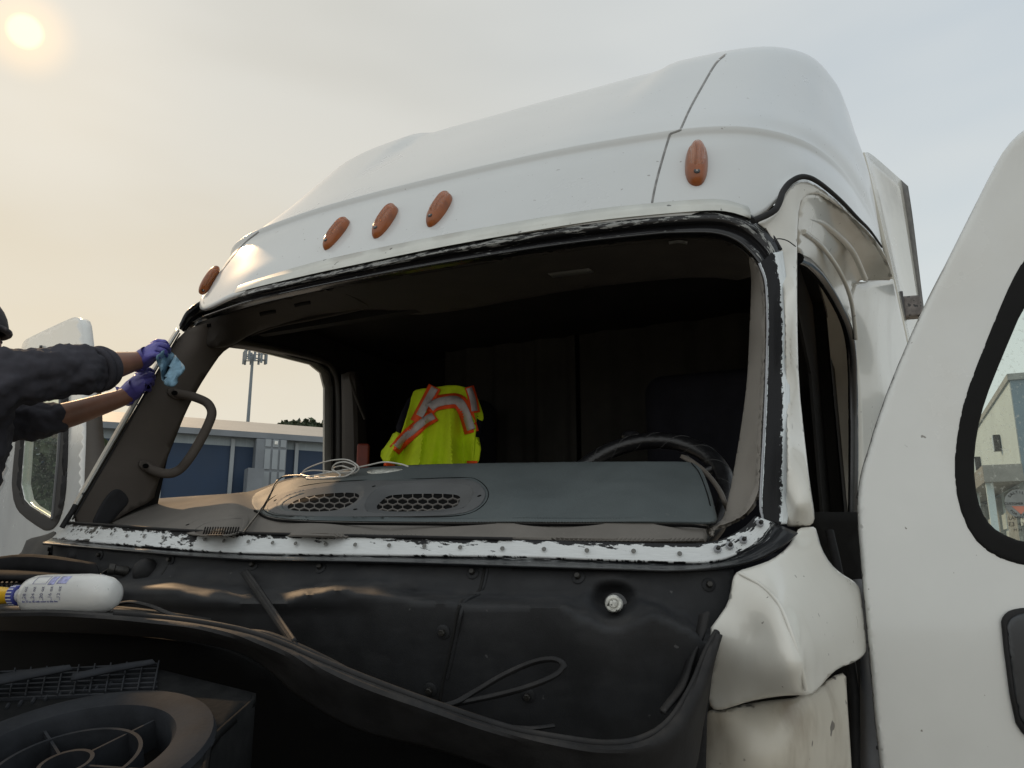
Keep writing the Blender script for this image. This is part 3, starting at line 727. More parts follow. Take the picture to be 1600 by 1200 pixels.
tube('gutter_rib', [PV(1258, 340, 2.14), PV(1290, 352, 2.32), PV(1330, 390, 2.56), PV(1352, 436, 2.72)], .009, whiteb, truck, n=30)
tube('gutter_rib', [PV(1256, 362, 2.12), PV(1284, 385, 2.33), PV(1312, 425, 2.52), PV(1330, 470, 2.68), PV(1338, 530, 2.80)], .007, whiteb, truck, n=30)
tube('roof_seal', [PV(1176, 345, 1.90), PV(1196, 337, 1.93), PV(1211, 328, 1.95), PV(1218, 315, 1.97), PV(1224, 298, 2.0), PV(1237, 283, 2.03), PV(1256, 276, 2.06), PV(1279, 285, 2.12), PV(1313, 313, 2.26), PV(1340, 341, 2.40), PV(1359, 360, 2.53), PV(1378, 386, 2.66)], .0055, rubber, truck, n=90, rs=[.0085, .0085, .008, .0065, .006, .0055, .005, .004, .003])
tube('door_seal', [PV(1247, 404, 2.12), PV(1262, 412, 2.25), PV(1281, 432, 2.41), PV(1306, 472, 2.59), PV(1324, 514, 2.76), PV(1331, 560, 2.86), PV(1333, 640, 2.9), PV(1333, 760, 2.9), PV(1330, 900, 2.9)], .016, glossb, truck, n=70)
tube('pillar_seam', [PV(1208, 377, 1.86), PV(1216, 373, 1.89), PV(1230, 376, 1.93), PV(1243, 385, 1.98)], .0014, rubber, truck, n=24)
# B pillar and rear side of the cab, sleeper extender
BP = [[PV(1338, 440, 2.80), PV(1330, 475, 2.76), PV(1336, 560, 2.9), PV(1341, 640, 2.92), PV(1341, 760, 2.92), PV(1338, 900, 2.92)],
      [PV(1356, 440, 2.90), PV(1353, 475, 2.92), PV(1364, 560, 3.05), PV(1374, 640, 3.1), PV(1378, 760, 3.1), PV(1378, 900, 3.1)],
      [PV(1362, 438, 2.94), PV(1369, 475, 3.05), PV(1382, 560, 3.22), PV(1396, 640, 3.3), PV(1402, 760, 3.3), PV(1402, 900, 3.3)],
      [PV(1396, 437, 3.2), PV(1404, 475, 3.45), PV(1418, 540, 3.7), PV(1432, 620, 3.9), PV(1440, 760, 4.1), PV(1440, 900, 4.1)]]
net('cab_side', BP, whiteb, truck, nu=30, nv=28, thick=.01)
ex = pm('pale_side_extender', (.56, .54, .46), .25, .1, 2, coat=.6, streak=((.8, .8, .5), 4, (.34, .31, .25), .8))
EX = [[PV(1350, 238, 4.0), PV(1372, 330, 4.0), PV(1398, 440, 4.0), PV(1425, 570, 4.0), PV(1440, 700, 4.0)],
      [PV(1363, 242, 4.25), PV(1384, 330, 4.25), PV(1408, 440, 4.25), PV(1432, 570, 4.25), PV(1447, 700, 4.25)],
      [PV(1408, 281, 4.6), PV(1418, 345, 4.6), PV(1432, 440, 4.6), PV(1445, 530, 4.6), PV(1470, 700, 4.6)]]
net('side_extender', EX, ex, truck, nu=20, nv=14, thick=.02)
net('extender_edge', [[PV(1408, 281, 4.6), PV(1418, 345, 4.6), PV(1432, 440, 4.6), PV(1445, 530, 4.6)], [PV(1419, 291, 4.66), PV(1427, 345, 4.66), PV(1441, 460, 4.66), PV(1450, 530, 4.66)]],
    pm('grey_ribbed_rubber', (.13, .125, .115), .7, .3, 20, streak=((60, 60, .6), 2, (.05, .05, .05), .8)), truck, nu=12, thick=.03)
M = frame(PV(1414, 485, 4.3), Vector((.25, -1, 0)))
sr = PV(1425, 484, 4.2)-PV(1403, 484, 4.2)
boxes('side_lamp', [((-.005, -.055, -.01), (.085, .055, .06))], pm('weathered_grey_lamp', (.17, .15, .14), .5, .4, 20, speck=.6), truck, frame(PV(1408, 484, 4.2), Vector((.2, -1, 0))), bevel=.012)
boxes('lamp_bracket', [((-.012, -.085, -.03), (.006, .075, .075)), ((-.012, -.105, .0), (.02, -.085, .03))], glossb, truck, frame(PV(1406, 484, 4.2), Vector((.2, -1, 0))), bevel=.003)

# ---- white cowl cover at the near corner
CC = [(1243, 834), (1248, 825), (1262, 823), (1274, 823), (1278, 836), (1284, 858), (1297, 880), (1314, 896), (1335, 908), (1345, 920), (1348, 950), (1352, 985), (1355, 1015), (1348, 1026), (1333, 1036), (1310, 1044), (1296, 1056), (1281, 1074), (1266, 1087), (1240, 1086), (1207, 1089), (1170, 1096), (1140, 1106), (1125, 1110), (1112, 1108), (1103, 1088), (1110, 1050), (1118, 1015), (1107, 985), (1122, 965), (1137, 943), (1142, 920), (1145, 902), (1152, 892), (1180, 884), (1207, 874), (1230, 856)]
CCd = [(1248, 825, 1.62), (1274, 823, 1.66), (1284, 858, 1.66), (1297, 880, 1.69), (1335, 908, 1.78), (1350, 940, 1.80), (1355, 1015, 1.78), (1333, 1036, 1.66), (1296, 1056, 1.50), (1266, 1087, 1.36), (1207, 1089, 1.37), (1140, 1106, 1.40), (1103, 1088, 1.41), (1107, 985, 1.38), (1137, 943, 1.41), (1152, 892, 1.44), (1207, 874, 1.49),
       (1190, 915, 1.41), (1218, 945, 1.36), (1237, 990, 1.325), (1255, 1040, 1.32), (1180, 990, 1.37), (1300, 980, 1.55)]
poly('cowl_cover', CC, tv(CCd), whiteb, truck, step=8, edge=5, er=.01, thick=.012, ch=1)
tube('cover_crease', [PV(x, y, v-.0005) for x, y, v in ((1156, 896, 1.437), (1190, 915, 1.411), (1218, 945, 1.361), (1237, 990, 1.326), (1250, 1035, 1.321), (1260, 1078, 1.335))], .0035, whiteb, bpy.data.objects['cowl_cover'], n=50)
LP = [(1110, 1108), (1125, 1112), (1170, 1098), (1260, 1088), (1300, 1056), (1322, 1050), (1323, 1080), (1327, 1140), (1331, 1200), (1336, 1330), (1096, 1330), (1096, 1200), (1097, 1135), (1101, 1118)]
LPd = [(1110, 1108, 1.42), (1170, 1100, 1.44), (1260, 1090, 1.49), (1320, 1052, 1.66), (1331, 1200, 1.64), (1336, 1330, 1.66), (1096, 1330, 1.44), (1097, 1135, 1.44), (1200, 1200, 1.40), (1250, 1200, 1.45), (1150, 1150, 1.405)]
poly('lower_corner_panel', LP, tv(LPd), pm('grimy_white_panel', (.50, .47, .40), .4, .08, 4, coat=.2, speck=.68, speckc=(.1, .09, .08), spscale=24, streak=((3, 3, 1.2), 4, (.24, .20, .15), .8)), truck, step=12, edge=6, er=.015, thick=.015, ch=1)
# black gap and grey hinge strip behind the door
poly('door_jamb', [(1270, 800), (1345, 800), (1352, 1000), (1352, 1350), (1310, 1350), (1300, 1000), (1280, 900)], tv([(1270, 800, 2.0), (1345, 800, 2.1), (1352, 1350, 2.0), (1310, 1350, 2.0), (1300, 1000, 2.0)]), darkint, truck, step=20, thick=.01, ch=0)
net('hinge_post', [[PV(1333, 905, 1.86), PV(1343, 1000, 1.86), PV(1344, 1100, 1.86), PV(1343, 1330, 1.86)], [PV(1350, 905, 1.82), PV(1362, 1000, 1.82), PV(1372, 1120, 1.82), PV(1380, 1330, 1.82)]], greym, truck, nu=20, thick=.01)
tube('jamb_seal', [PV(1296, 830, 1.95), PV(1312, 905, 1.9), PV(1330, 1040, 1.86), PV(1336, 1120, 1.84), PV(1336, 1330, 1.84)], .010, rubber, truck, n=30)

# ---- near door (opened about 70 degrees, hinge on the pillar)
dn = Vector((.342, -.94, 0))
def doorplane(hu, sgn, off=0.):
    n = Vector((.342*sgn, -.94, 0)); p0 = Vector((hu, 1.8, ZC)); pl = plane(p0, n)
    def f(px, py):
        p = pl(px, py); w = p.z-ZC; k = -.025*math.exp(-((w+.25)/.30)**2)+.05*sstep(.0, 1.0, w)-off
        return p+(p-C0).normalized()*k
    return f
DN = doorplane(-.06, 1)
D = [(1338, 800), (1341, 760), (1347, 730), (1357, 700), (1366, 668), (1391, 598), (1433, 500), (1475, 417), (1517, 333), (1550, 267), (1571, 230), (1598, 203), (1640, 180), (1900, 170), (1900, 1400), (1384, 1400), (1375, 1200), (1367, 1133), (1357, 1017), (1347, 910)]
DWo = [(1640, 350), (1600, 404), (1579, 441), (1558, 490), (1537, 542), (1508, 617), (1496, 672), (1490, 730), (1496, 787), (1517, 838), (1551, 869), (1600, 885), (1680, 893), (1850, 890), (1850, 350)]
DWi = [(1640, 424), (1600, 478), (1565, 560), (1539, 625), (1526, 677), (1521, 730), (1527, 781), (1540, 812), (1560, 832), (1600, 848), (1680, 855), (1815, 850), (1815, 424)]
DHo = [(1563, 975), (1567, 962), (1578, 953), (1600, 949), (1660, 949), (1670, 960), (1680, 1130), (1670, 1160), (1620, 1160), (1600, 1151), (1582, 1122)]
sw = doorplane(-.06, 1, .0)
door = poly('near_door', D, DN, white, truck, step=7, edge=9, er=.022, thick=.04, ch=1, holes=[DWi], chh=1)
door.name = 'door'; WM['door'] = WM['near_door']
door['label'] = 'large open door on the driver side'
def inset(P, k):
    cx = 1690; cy = 640
    return [(cx+(x-cx)*k, cy+(y-cy)*k) for x, y in P]
poly('window_seal', DWo, doorplane(-.06, 1, .004), pm('matt_black_window_rubber', (.008, .008, .008), .8, .2, 12, bump=.1, spec=.2), door, step=8, edge=6, er=.006, thick=.015, ch=1, holes=[DWi], chh=1)
glassN = glassm('door_glass', (.80, .86, .80), .03, .6)
poly('window_glass', DWi, doorplane(-.06, 1, -.012), glassN, door, step=30, thick=0, ch=1)
hb = poly('cover_panel', DHo, doorplane(-.06, 1, .012), rubber, door, step=8, edge=8, er=.010, thick=.02, ch=1)
DHi = [(1572, 982), (1576, 969), (1586, 961), (1602, 957), (1652, 957), (1670, 1130), (1660, 1150), (1620, 1150), (1605, 1140), (1590, 1118)]
poly('cover_face', DHi, doorplane(-.06, 1, .017), pm('satin_black_cover', (.018, .021, .025), .35, .1, 10, coat=.2), door, step=8, edge=7, er=.006, thick=.006, ch=1)
# sticker and glass markings
def text(name, body, size, M, mat, parent, align='CENTER'):
    c = bpy.data.curves.new(name, 'FONT'); c.body = body; c.size = size; c.align_x = align; c.extrude = .00015
    t = bpy.data.objects.new(name+'_tmp', c); COL.objects.link(t); bpy.context.view_layer.update()
    me = bpy.data.meshes.new_from_object(t.evaluated_get(bpy.context.evaluated_depsgraph_get())); bpy.data.objects.remove(t)
    me.materials.clear(); me.materials.append(mat); o = bpy.data.objects.new(name, me); return link(o, parent, M)
fG = doorplane(-.06, 1, -.010); cS = fG(1593, 787); nS = Vector((.342, -.94, 0)).normalized()
rS = (fG(1593, 765)-cS).length
greys = pm('grey_sticker_film', (.22, .24, .23), .6, .15, 30); redS = pm('salmon_print', (.50, .20, .14), .6); blk = pm('black_print', (.02, .02, .02), .6, .1)
MS = frame(cS, nS)
V, Fc = lathe([(rS, 0), (rS, .0006)], 40); st = mk('inspection_sticker', V, Fc, greys, door, MS)
mk('sticker_emblem', [(-rS*.62, -rS*.1, .001), (rS*.62, -rS*.1, .001), (0, -rS*.75, .001)], [(0, 2, 1)], redS, st, MS, smooth=False, orient=False, thick=.0002)
boxes('sticker_band', [((-rS*.98, -rS*.16, .0007), (rS*.98, rS*.16, .0014))], greys, st, MS)
text('sticker_text', 'CUSTOMER READY', rS*.24, MS@Matrix.Translation((0, -rS*.08, .0018)), blk, st)
for i, ch_ in enumerate('SALTILLO'):
    a = R(140-i*100/7); text('sticker_text', ch_, rS*.27, MS@Matrix.Translation((rS*.72*math.cos(a), rS*.72*math.sin(a), .0015))@Matrix.Rotation(a-R(90), 4, 'Z'), blk, st)
for i, ch_ in enumerate('POR CAUSA'):
    if ch_ == ' ': continue
    a = R(218+i*104/8); text('sticker_text', ch_, rS*.22, MS@Matrix.Translation((rS*.86*math.cos(a), rS*.86*math.sin(a), .0015))@Matrix.Rotation(a+R(90), 4, 'Z'), blk, st)
ml = frame(fG(1598, 822), nS); text('glass_marking', 'E3  43R-00', .012, ml, blk, door); text('glass_marking', 'LAMINATED', .010, frame(fG(1598, 812), nS), blk, door)
text('glass_marking', 'M 24  AS2', .008, frame(fG(1598, 830), nS), blk, door)
# door edge behind, keeps the doorway dark
tube('door_edge_seal', [doorplane(-.06, 1, -.045)(x+6, y) for x, y in ((1341, 780), (1366, 690), (1433, 510), (1517, 345), (1571, 242))], .012, rubber, door, n=40)

# ---- far door (mirror of it, seen at a grazing angle)
DF = doorplane(-2.44, -1)
E = [(33, 545), (36, 534), (44, 528), (110, 497), (120, 495), (127, 501), (130, 525), (134, 570), (135, 620), (134, 666), (133, 700), (131, 756), (128, 880), (60, 960), (-90, 960), (-90, 880), (-20, 800), (0, 760), (10, 692), (20, 620)]
EWo = [(26, 660), (24, 690), (19, 740), (18, 760), (22, 788), (33, 805), (66, 828), (75, 830), (85, 826), (95, 810), (102, 780), (105, 740), (107, 680), (107, 600), (104, 545), (100, 538), (93, 537), (64, 551), (48, 560), (36, 590)]
EWi = [(42, 660), (38, 690), (33, 756), (38, 780), (47, 790), (78, 809), (80, 806), (94, 680), (97, 600), (96, 556), (92, 550), (66, 560), (54, 570), (48, 600)]
fd = poly('door', E, DF, white, truck, step=8, edge=0, er=.012, thick=.04, ch=1, holes=[EWi], chh=0)
fd['label'] = 'open door on the passenger side, far left'
poly('window_seal', EWo, doorplane(-2.44, -1, .02), rubber, fd, step=6, edge=4, er=.02, thick=.02, ch=1, holes=[EWi], chh=0)
poly('window_glass', EWi, doorplane(-2.44, -1, -.02), glassm('far_door_glass', (.72, .80, .72), .02, .5), fd, step=14, thick=0, ch=0)
g_ = doorplane(-2.44, -1, .0)
tube('glass_run', [g_(96, 560), g_(95, 680), g_(84, 812)], .012, glossb, fd, n=20)
net('door_edge', [[DF(134, 600), DF(135, 664), DF(132, 750), DF(130, 820)], [DF(137, 600)+Vector((.0, .06, 0)), DF(139, 664)+Vector((0, .06, 0)), DF(144, 740)+Vector((0, .06, 0)), DF(144, 820)+Vector((0, .06, 0))]], pm('dark_door_edge_trim', (.06, .05, .04), .6), fd, nu=16, thick=.006)
V, Fc = lathe([(.011, 0), (.011, .006), (.008, .012)], 12)
for x, y in ((65.5, 543), (56, 547)): mk('door_stud', V, Fc, glossb, fd, frame(doorplane(-2.44, -1, .012)(x, y), Vector((-.342, -.94, 0))))

# ---- far pillar
net('pillar_edge', [[ws(.0)(*p) for p in ((107, 817), (146, 750), (185, 683), (224, 615), (263, 547), (281, 517))], [ws(-.01)(*p) for p in ((100, 819), (141, 749), (180, 681), (219, 613), (259, 545), (278, 514))], [ws(.05)(*p) for p in ((95, 821), (136, 748), (176, 679), (216, 611), (256, 543), (276, 511))]], pm('grey_white_pillar_metal', (.42, .42, .39), .35, .15, 12, speck=.66, spscale=30), truck, nu=40, nv=8, thick=.004)
tube('pillar_bead', [ws(-.006)(*p) for p in ((113, 812), (146, 756), (188, 684), (226, 617), (264, 550), (281, 521))], .003, rubber, truck, n=50)
tube('pillar_bead', [ws(-.03)(*p) for p in ((97, 824), (104, 812), (112, 800), (118, 789))], .008, rubber, truck, n=16)
hv = hitv
pu = lambda x, y, u=-2.325: PU(x, y, u).y
TR = [(108, 820), (146, 754), (185, 687), (224, 620), (262, 553), (284, 520), (310, 507), (350, 500), (398, 516), (384, 526), (362, 541), (346, 552), (330, 575), (310, 606), (290, 645), (272, 688), (256, 730), (244, 764), (240, 782), (200, 800), (165, 824)]
TRd = [(108, 820, hv(108, 820, .0)), (185, 687, hv(185, 687, .004)), (262, 553, hv(262, 553, .008)), (284, 520, hv(284, 520, .01)), (350, 500, pu(350, 500, -2.28)), (398, 516, pu(398, 516, -2.25)), (362, 541, pu(362, 541)), (346, 552, pu(346, 552)), (310, 606, pu(310, 606)), (272, 688, pu(272, 688)), (244, 764, pu(244, 764)), (165, 824, 1.72), (200, 740, pu(200, 740, -2.32)), (250, 640, pu(250, 640, -2.32)), (310, 540, pu(310, 540, -2.30))]
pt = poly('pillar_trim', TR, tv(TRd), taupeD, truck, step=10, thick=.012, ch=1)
tf = tps(TRd); tfo = lambda k: (lambda x, y: PV(x, y, tf(x, y)-k))
poly('speaker_pocket', [(141, 822), (150, 800), (163, 778), (175, 765), (186, 763), (196, 770), (204, 783), (190, 800), (168, 824)], tfo(.004), pocketm, pt, step=7, edge=5, er=.012, thick=.004)
# grab handle
hp = [(226, 727), (240, 735), (262, 740), (280, 734), (296, 716), (312, 690), (326, 662), (331, 644), (324, 630), (308, 622), (290, 617), (272, 614)]
hd = [.004, .02, .05, .065, .07, .07, .07, .07, .07, .06, .03, .004]
gh = tube('grab_handle', [PV(x, y, tf(min(x, 262+(780-y)*.35), y)-d) for (x, y), d in zip(hp, hd)], .0165, taupeD, truck, n=90, seg=14, up=Vector((0, 1, 0)))
for x, y, a in ((231, 729, 25), (276, 615, 20)):
    P = [(x+math.cos(R(t))*16*math.cos(R(a))-math.sin(R(t))*9*math.sin(R(a)), y+math.cos(R(t))*16*math.sin(R(a))+math.sin(R(t))*9*math.cos(R(a))) for t in range(0, 360, 30)]
    poly('handle_mount', P, tfo(.008), taupeD, gh, step=4, edge=4, er=.006, thick=.008)
    P = [(x-3+math.cos(R(t))*5, y-1+math.sin(R(t))*4) for t in range(0, 360, 40)]
    poly('mount_screw', P, tfo(.028), voidm, gh, step=2, thick=.002)

# ---- near pillar trim inside
NT = [(1169, 402), (1176, 402), (1187, 420), (1194, 445), (1196, 500), (1194, 600), (1190, 667), (1187, 755), (1184, 772), (1176, 790), (1160, 808), (1140, 817), (1118, 824), (1112, 842), (1104, 832), (1108, 822), (1128, 817), (1139, 775), (1147, 733), (1158, 667), (1167, 600), (1170, 540), (1173, 470), (1174, 430)]
NTd = [(1176, 405, 1.98), (1196, 500, hv(1196, 500, .04)), (1190, 667, hv(1190, 667, .04)), (1187, 755, hv(1187, 755, .045)), (1160, 808, 1.66), (1118, 824, 1.66), (1112, 842, 1.64), (1128, 817, 1.72), (1147, 733, 1.84), (1158, 667, 1.92), (1170, 540, 2.04), (1173, 440, 2.08)]
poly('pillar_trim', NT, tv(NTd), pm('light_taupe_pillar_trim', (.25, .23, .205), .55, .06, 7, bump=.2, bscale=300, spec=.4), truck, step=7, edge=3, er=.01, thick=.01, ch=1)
# ---- headliner strip and visor recesses
HL = [(302, 507), (330, 497), (385, 479), (470, 459), (560, 441), (688, 418), (873, 389), (1013, 373), (1109, 370), (1140, 377), (1165, 392), (1180, 412), (1170, 440), (1100, 432), (1000, 440), (900, 452), (800, 470), (720, 485), (640, 494), (575, 482), (500, 496), (430, 508), (392, 522), (362, 541), (330, 545), (300, 530)]
HLd = [(302, 507, hv(302, 507, .05)), (560, 441, hv(560, 441, .06)), (873, 389, hv(873, 389, .06)), (1109, 370, hv(1109, 370, .07)), (1170, 430, 2.25), (1000, 440, 2.3), (720, 485, 2.35), (575, 482, 2.25), (500, 496, 2.28), (392, 522, pu(392, 522, -2.23)), (330, 545, pu(330, 545, -2.28))]
hl = poly('headliner', HL, tv(HLd), headm, truck, step=14, edge=6, er=.03, thick=.01, ch=1)
hf = tps(HLd); hfo = lambda k: (lambda x, y: PV(x, y, hf(x, y)-k))
for x, y in ((418, 490), (472, 476), (315, 511)):
    ribbon('visor_clip', [(x-12, y+2), (x, y-1), (x+13, y-3)], 5, hfo(.004), voidm, hl, n=8, thick=.006)
tube('console_edge', [PV(392, 524, 2.3), PV(430, 510, 2.27), PV(500, 496, 2.26), PV(570, 480, 2.24), PV(560, 468, 2.1), PV(542, 458, 2.0)], .006, headm, truck, n=50)
poly('label_plate', [(856, 428), (920, 420), (928, 426), (864, 434)], hfo(.01), pm('grey_plate', (.10, .10, .09), .5), hl, step=8, thick=.003, ch=0)
ribbon('wire_clip', [(1045, 380), (1060, 378), (1074, 380)], 4, hfo(.01), rivm, hl, n=8)
# far upper inner trim above the door opening
net('door_header_trim', [[PU(372, 532, -2.33), PU(430, 545, -2.33), PU(500, 562, -2.33), PU(522, 580, -2.33), PU(530, 620, -2.33), PU(532, 720, -2.33), PU(532, 790, -2.33)],
    [PU(356, 543, -2.37), PU(430, 553, -2.37), PU(498, 569, -2.37), PU(514, 582, -2.37), PU(520, 612, -2.37), PU(520, 720, -2.37), PU(520, 790, -2.37)]], pm('door_opening_rubber', (.028, .025, .022), .5), truck, nu=50, thick=.02)
net('b_pillar_trim'.replace('b_', 'rear_'), [[PU(533, 585, -2.3), PU(534, 640, -2.3), PU(534, 790, -2.3)], [PU(552, 580, -2.22), PU(556, 640, -2.22), PU(560, 790, -2.22)], [PU(566, 590, -2.25), PU(572, 640, -2.25), PU(576, 790, -2.25)]], pm('pillar_brown', (.040, .033, .028), .6), truck, nu=14, nv=10, thick=.01)
tube('belt_strap', [PU(545, 585, -2.2), PU(556, 620, -2.18), PU(570, 655, -2.16)], .006, headm, truck, n=12)
boxes('extinguisher', [((-.02, -.10, 0), (.035, .05, .05))], redp, truck, frame(PU(566, 712, -2.15), Vector((.6, -1, 0))), bevel=.01)

# ---- cab shell (inside dark, outside white)
def sidewall(u, mat, hole, name, v0=1.62):
    fr = [PU(x, y, u) for x, y in ((122, 818), (196, 690), (274, 556), (304, 520), (340, 486))]
    pts = [(fr[0].y, -1.3)]+[(p.y, p.z-ZC) for p in fr]+[(2.35, 1.02), (4.6, 1.05), (4.6, -1.3)]
    # work in the (v,w) plane of the wall
    loops = [pts, hole]; P, Ed = [], []
    for L_ in loops:
        b = len(P); P += L_; Ed += [(b+i, b+(i+1) % len(L_)) for i in range(len(L_))]
    vo, _, fo, *_ = delaunay_2d_cdt([Vector(p) for p in P], Ed, [], 0, 1e-5)
    fs = [t for t in fo if inside(pts, sum(vo[i].x for i in t)/3, sum(vo[i].y for i in t)/3) and not inside(hole, sum(vo[i].x for i in t)/3, sum(vo[i].y for i in t)/3)]
    return mk(name, [Vector((u, p.x, ZC+p.y)) for p in vo], fs, mat, truck, smooth=False, thick=.01)
holeF = [PU(x, y, -2.36) for x, y in ((244, 800), (262, 715), (290, 645), (318, 590), (340, 555), (352, 545), (366, 540), (385, 540), (440, 553), (498, 568), (514, 581), (520, 605), (520, 790))]
holeF = [(p.y, p.z-ZC) for p in holeF]+[(2.9, -1.0), (1.95, -1.0)]

def wallpoly(u, pts):
    mk('inner_wall', [Vector((u, v, ZC+w)) for v, w in pts], [tuple(range(len(pts)))], darkint, truck, smooth=False, thick=.01)
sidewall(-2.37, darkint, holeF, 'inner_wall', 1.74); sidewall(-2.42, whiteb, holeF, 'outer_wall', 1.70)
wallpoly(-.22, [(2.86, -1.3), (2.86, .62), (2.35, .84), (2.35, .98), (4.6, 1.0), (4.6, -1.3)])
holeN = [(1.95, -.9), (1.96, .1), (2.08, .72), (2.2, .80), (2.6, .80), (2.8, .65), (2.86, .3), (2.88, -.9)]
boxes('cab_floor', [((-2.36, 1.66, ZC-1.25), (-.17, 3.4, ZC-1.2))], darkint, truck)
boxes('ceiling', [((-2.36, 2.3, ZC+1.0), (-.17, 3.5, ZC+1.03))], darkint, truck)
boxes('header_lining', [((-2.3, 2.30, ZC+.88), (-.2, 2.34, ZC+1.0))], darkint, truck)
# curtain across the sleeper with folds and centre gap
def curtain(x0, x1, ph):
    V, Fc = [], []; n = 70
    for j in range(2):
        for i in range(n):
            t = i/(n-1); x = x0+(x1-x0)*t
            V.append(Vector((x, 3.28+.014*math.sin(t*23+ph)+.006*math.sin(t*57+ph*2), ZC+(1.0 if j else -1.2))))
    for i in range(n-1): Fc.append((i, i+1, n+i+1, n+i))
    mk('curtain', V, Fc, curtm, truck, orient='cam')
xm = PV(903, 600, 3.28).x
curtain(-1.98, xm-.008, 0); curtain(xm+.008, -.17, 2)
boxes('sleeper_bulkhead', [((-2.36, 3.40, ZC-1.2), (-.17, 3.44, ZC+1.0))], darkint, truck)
# seats
def seat(px, py, v, w, h, label):
    s = empty('seat', PV(px, py, v), truck)
    c = PV(px, py, v); M = Matrix.Translation(c)
    def pad(name, a, b, bev): o = boxes(name, [(a, b)], seatm, s, M, bevel=bev); m = o.modifiers[0]; m.segments = 6; [setattr(p, 'use_smooth', True) for p in o.data.polygons]
    pad('backrest', (-w/2, 0, -.75), (w/2, .16, h), .07); pad('cushion', (-w/2, -.45, -.85), (w/2, .05, -.68), .05)
    return s
seat(1105, 575, 2.85, .52, 0, ''); seat(690, 625, 2.98, .46, .0, '')
# steering wheel
ctr = PV(997, 782, 2.12); wn = Vector((.0, -.77, .64)).normalized(); e1 = Vector((1, 0, 0)); e2 = wn.cross(e1)
if e2.z < 0: e2 = -e2
Rw = .246
swh = tube('steering_wheel', [ctr+e1*Rw*math.cos(a)+e2*Rw*math.sin(a) for a in [i*2*math.pi/24 for i in range(24)]], .0245, leather, truck, n=120, closed=True, seg=14, up=wn)
for k in range(3):
    a = R(270+120*k); tube('spoke', [ctr, ctr+(e1*math.cos(a)+e2*math.sin(a))*Rw], .014, leather, swh, n=16)
V, Fc = lathe([(.001, .03), (.05, .028), (.07, .01), (.06, -.03)], 20); mk('hub', V, Fc, leather, swh, frame(ctr, -wn))
stc = pm('stitch', (.05, .05, .05), .6)
for s in (0, math.pi):
    P = []
    for i in range(90):
        a = i*2*math.pi/90; b = a*9+s; c_ = ctr+(e1*math.cos(a)+e2*math.sin(a))*Rw; rd = (e1*math.cos(a)+e2*math.sin(a))
        P.append(c_+rd*.0244*math.cos(b)+wn*.0244*math.sin(b))
    tube('stitching', P, .0009, stc, swh, n=400, closed=True, seg=4, up=wn)
V, Fc = lathe([(.028, 0), (.028, .012), (.018, .022)], 18); mk('gauge_knob', V, Fc, leather, truck, frame(PV(985, 684, 2.33), Vector((0, -.3, 1))))
net('column_shroud', [[PV(1065, 710, 2.05), PV(1095, 728, 2.0), PV(1120, 755, 1.95), PV(1136, 785, 1.9)], [PV(1075, 712, 2.1), PV(1105, 735, 2.06), PV(1130, 768, 2.0), PV(1139, 795, 1.95)]], beige, truck, nu=16, thick=.01)

# ---- dashboard
V1 = [(428, 791), (447, 773), (500, 761), (560, 756), (570, 764), (562, 785), (535, 798), (445, 801)]
V2 = [(569, 790), (580, 769), (607, 756), (726, 754), (741, 764), (734, 785), (718, 798), (576, 803)]
BZh = [(436, 792), (455, 776), (510, 762), (567, 757), (650, 756), (724, 753), (740, 758), (748, 772), (742, 788), (715, 798), (640, 801), (567, 801), (458, 799)]
DB = [(163, 824), (200, 797), (232, 780), (300, 775), (380, 770), (405, 764), (440, 750), (470, 744), (540, 737), (600, 729), (700, 726), (850, 724), (1070, 724), (1090, 732), (1104, 755), (1114, 790), (1118, 815), (1104, 822), (1106, 842), (1100, 850), (800, 846), (600, 842), (400, 838), (280, 832)]
DBd = [(163, 824, 1.68), (232, 782, 1.98), (300, 776, 2.10), (380, 771, 2.1), (440, 750, 2.05), (540, 737, 2.0), (700, 726, 2.0), (850, 724, 2.0), (1070, 724, 1.98), (1104, 755, 1.84), (1118, 815, 1.66), (1100, 850, 1.56), (800, 846, hv(800, 846, .03)), (600, 842, hv(600, 842, .03)), (400, 838, hv(400, 838, .03)), (280, 832, hv(280, 832, .03)),
       (800, 822, 1.50), (600, 818, 1.51), (400, 815, 1.58), (1000, 824, 1.54), (240, 815, 1.70), (800, 770, 1.68), (600, 775, 1.68), (450, 790, 1.63), (1000, 770, 1.68), (300, 798, 1.76), (370, 790, 1.72)]
dash = poly('dashboard', DB, tv(DBd), taupe, truck, step=7, edge=8, er=.05, thick=.01, ch=1, holes=[V1, V2])
df = tps(DBd); dfo = lambda k: (lambda x, y: PV(x, y, df(x, y)-k))
PD = [(392, 785), (395, 773), (412, 764), (440, 753), (470, 745), (520, 737), (561, 731), (630, 727), (700, 724.5), (849, 722), (1000, 721), (1070, 721), (1086, 724), (1098, 735), (1110, 767), (1119, 800), (1122, 816), (1104, 820), (1060, 818), (880, 817), (700, 817), (536, 815), (460, 813), (420, 808), (398, 797)]
pod = poly('dash_pad', PD, dfo(.016), teal, dash, step=4.5, edge=8, er=.022, thick=.012, ch=1, holes=[BZh])
tube('dash_gap', [dfo(.012)(x, y) for x, y in ((398, 798), (420, 810), (460, 815), (536, 818), (700, 819.5), (880, 820), (1060, 821), (1103, 824))], .0032, voidm, dash, n=90)
tube('pad_seam', [dfo(.019)(x, y) for x, y in ((1080, 723), (1092, 738), (1104, 768), (1110, 790))], .0012, voidm, dash, n=20)
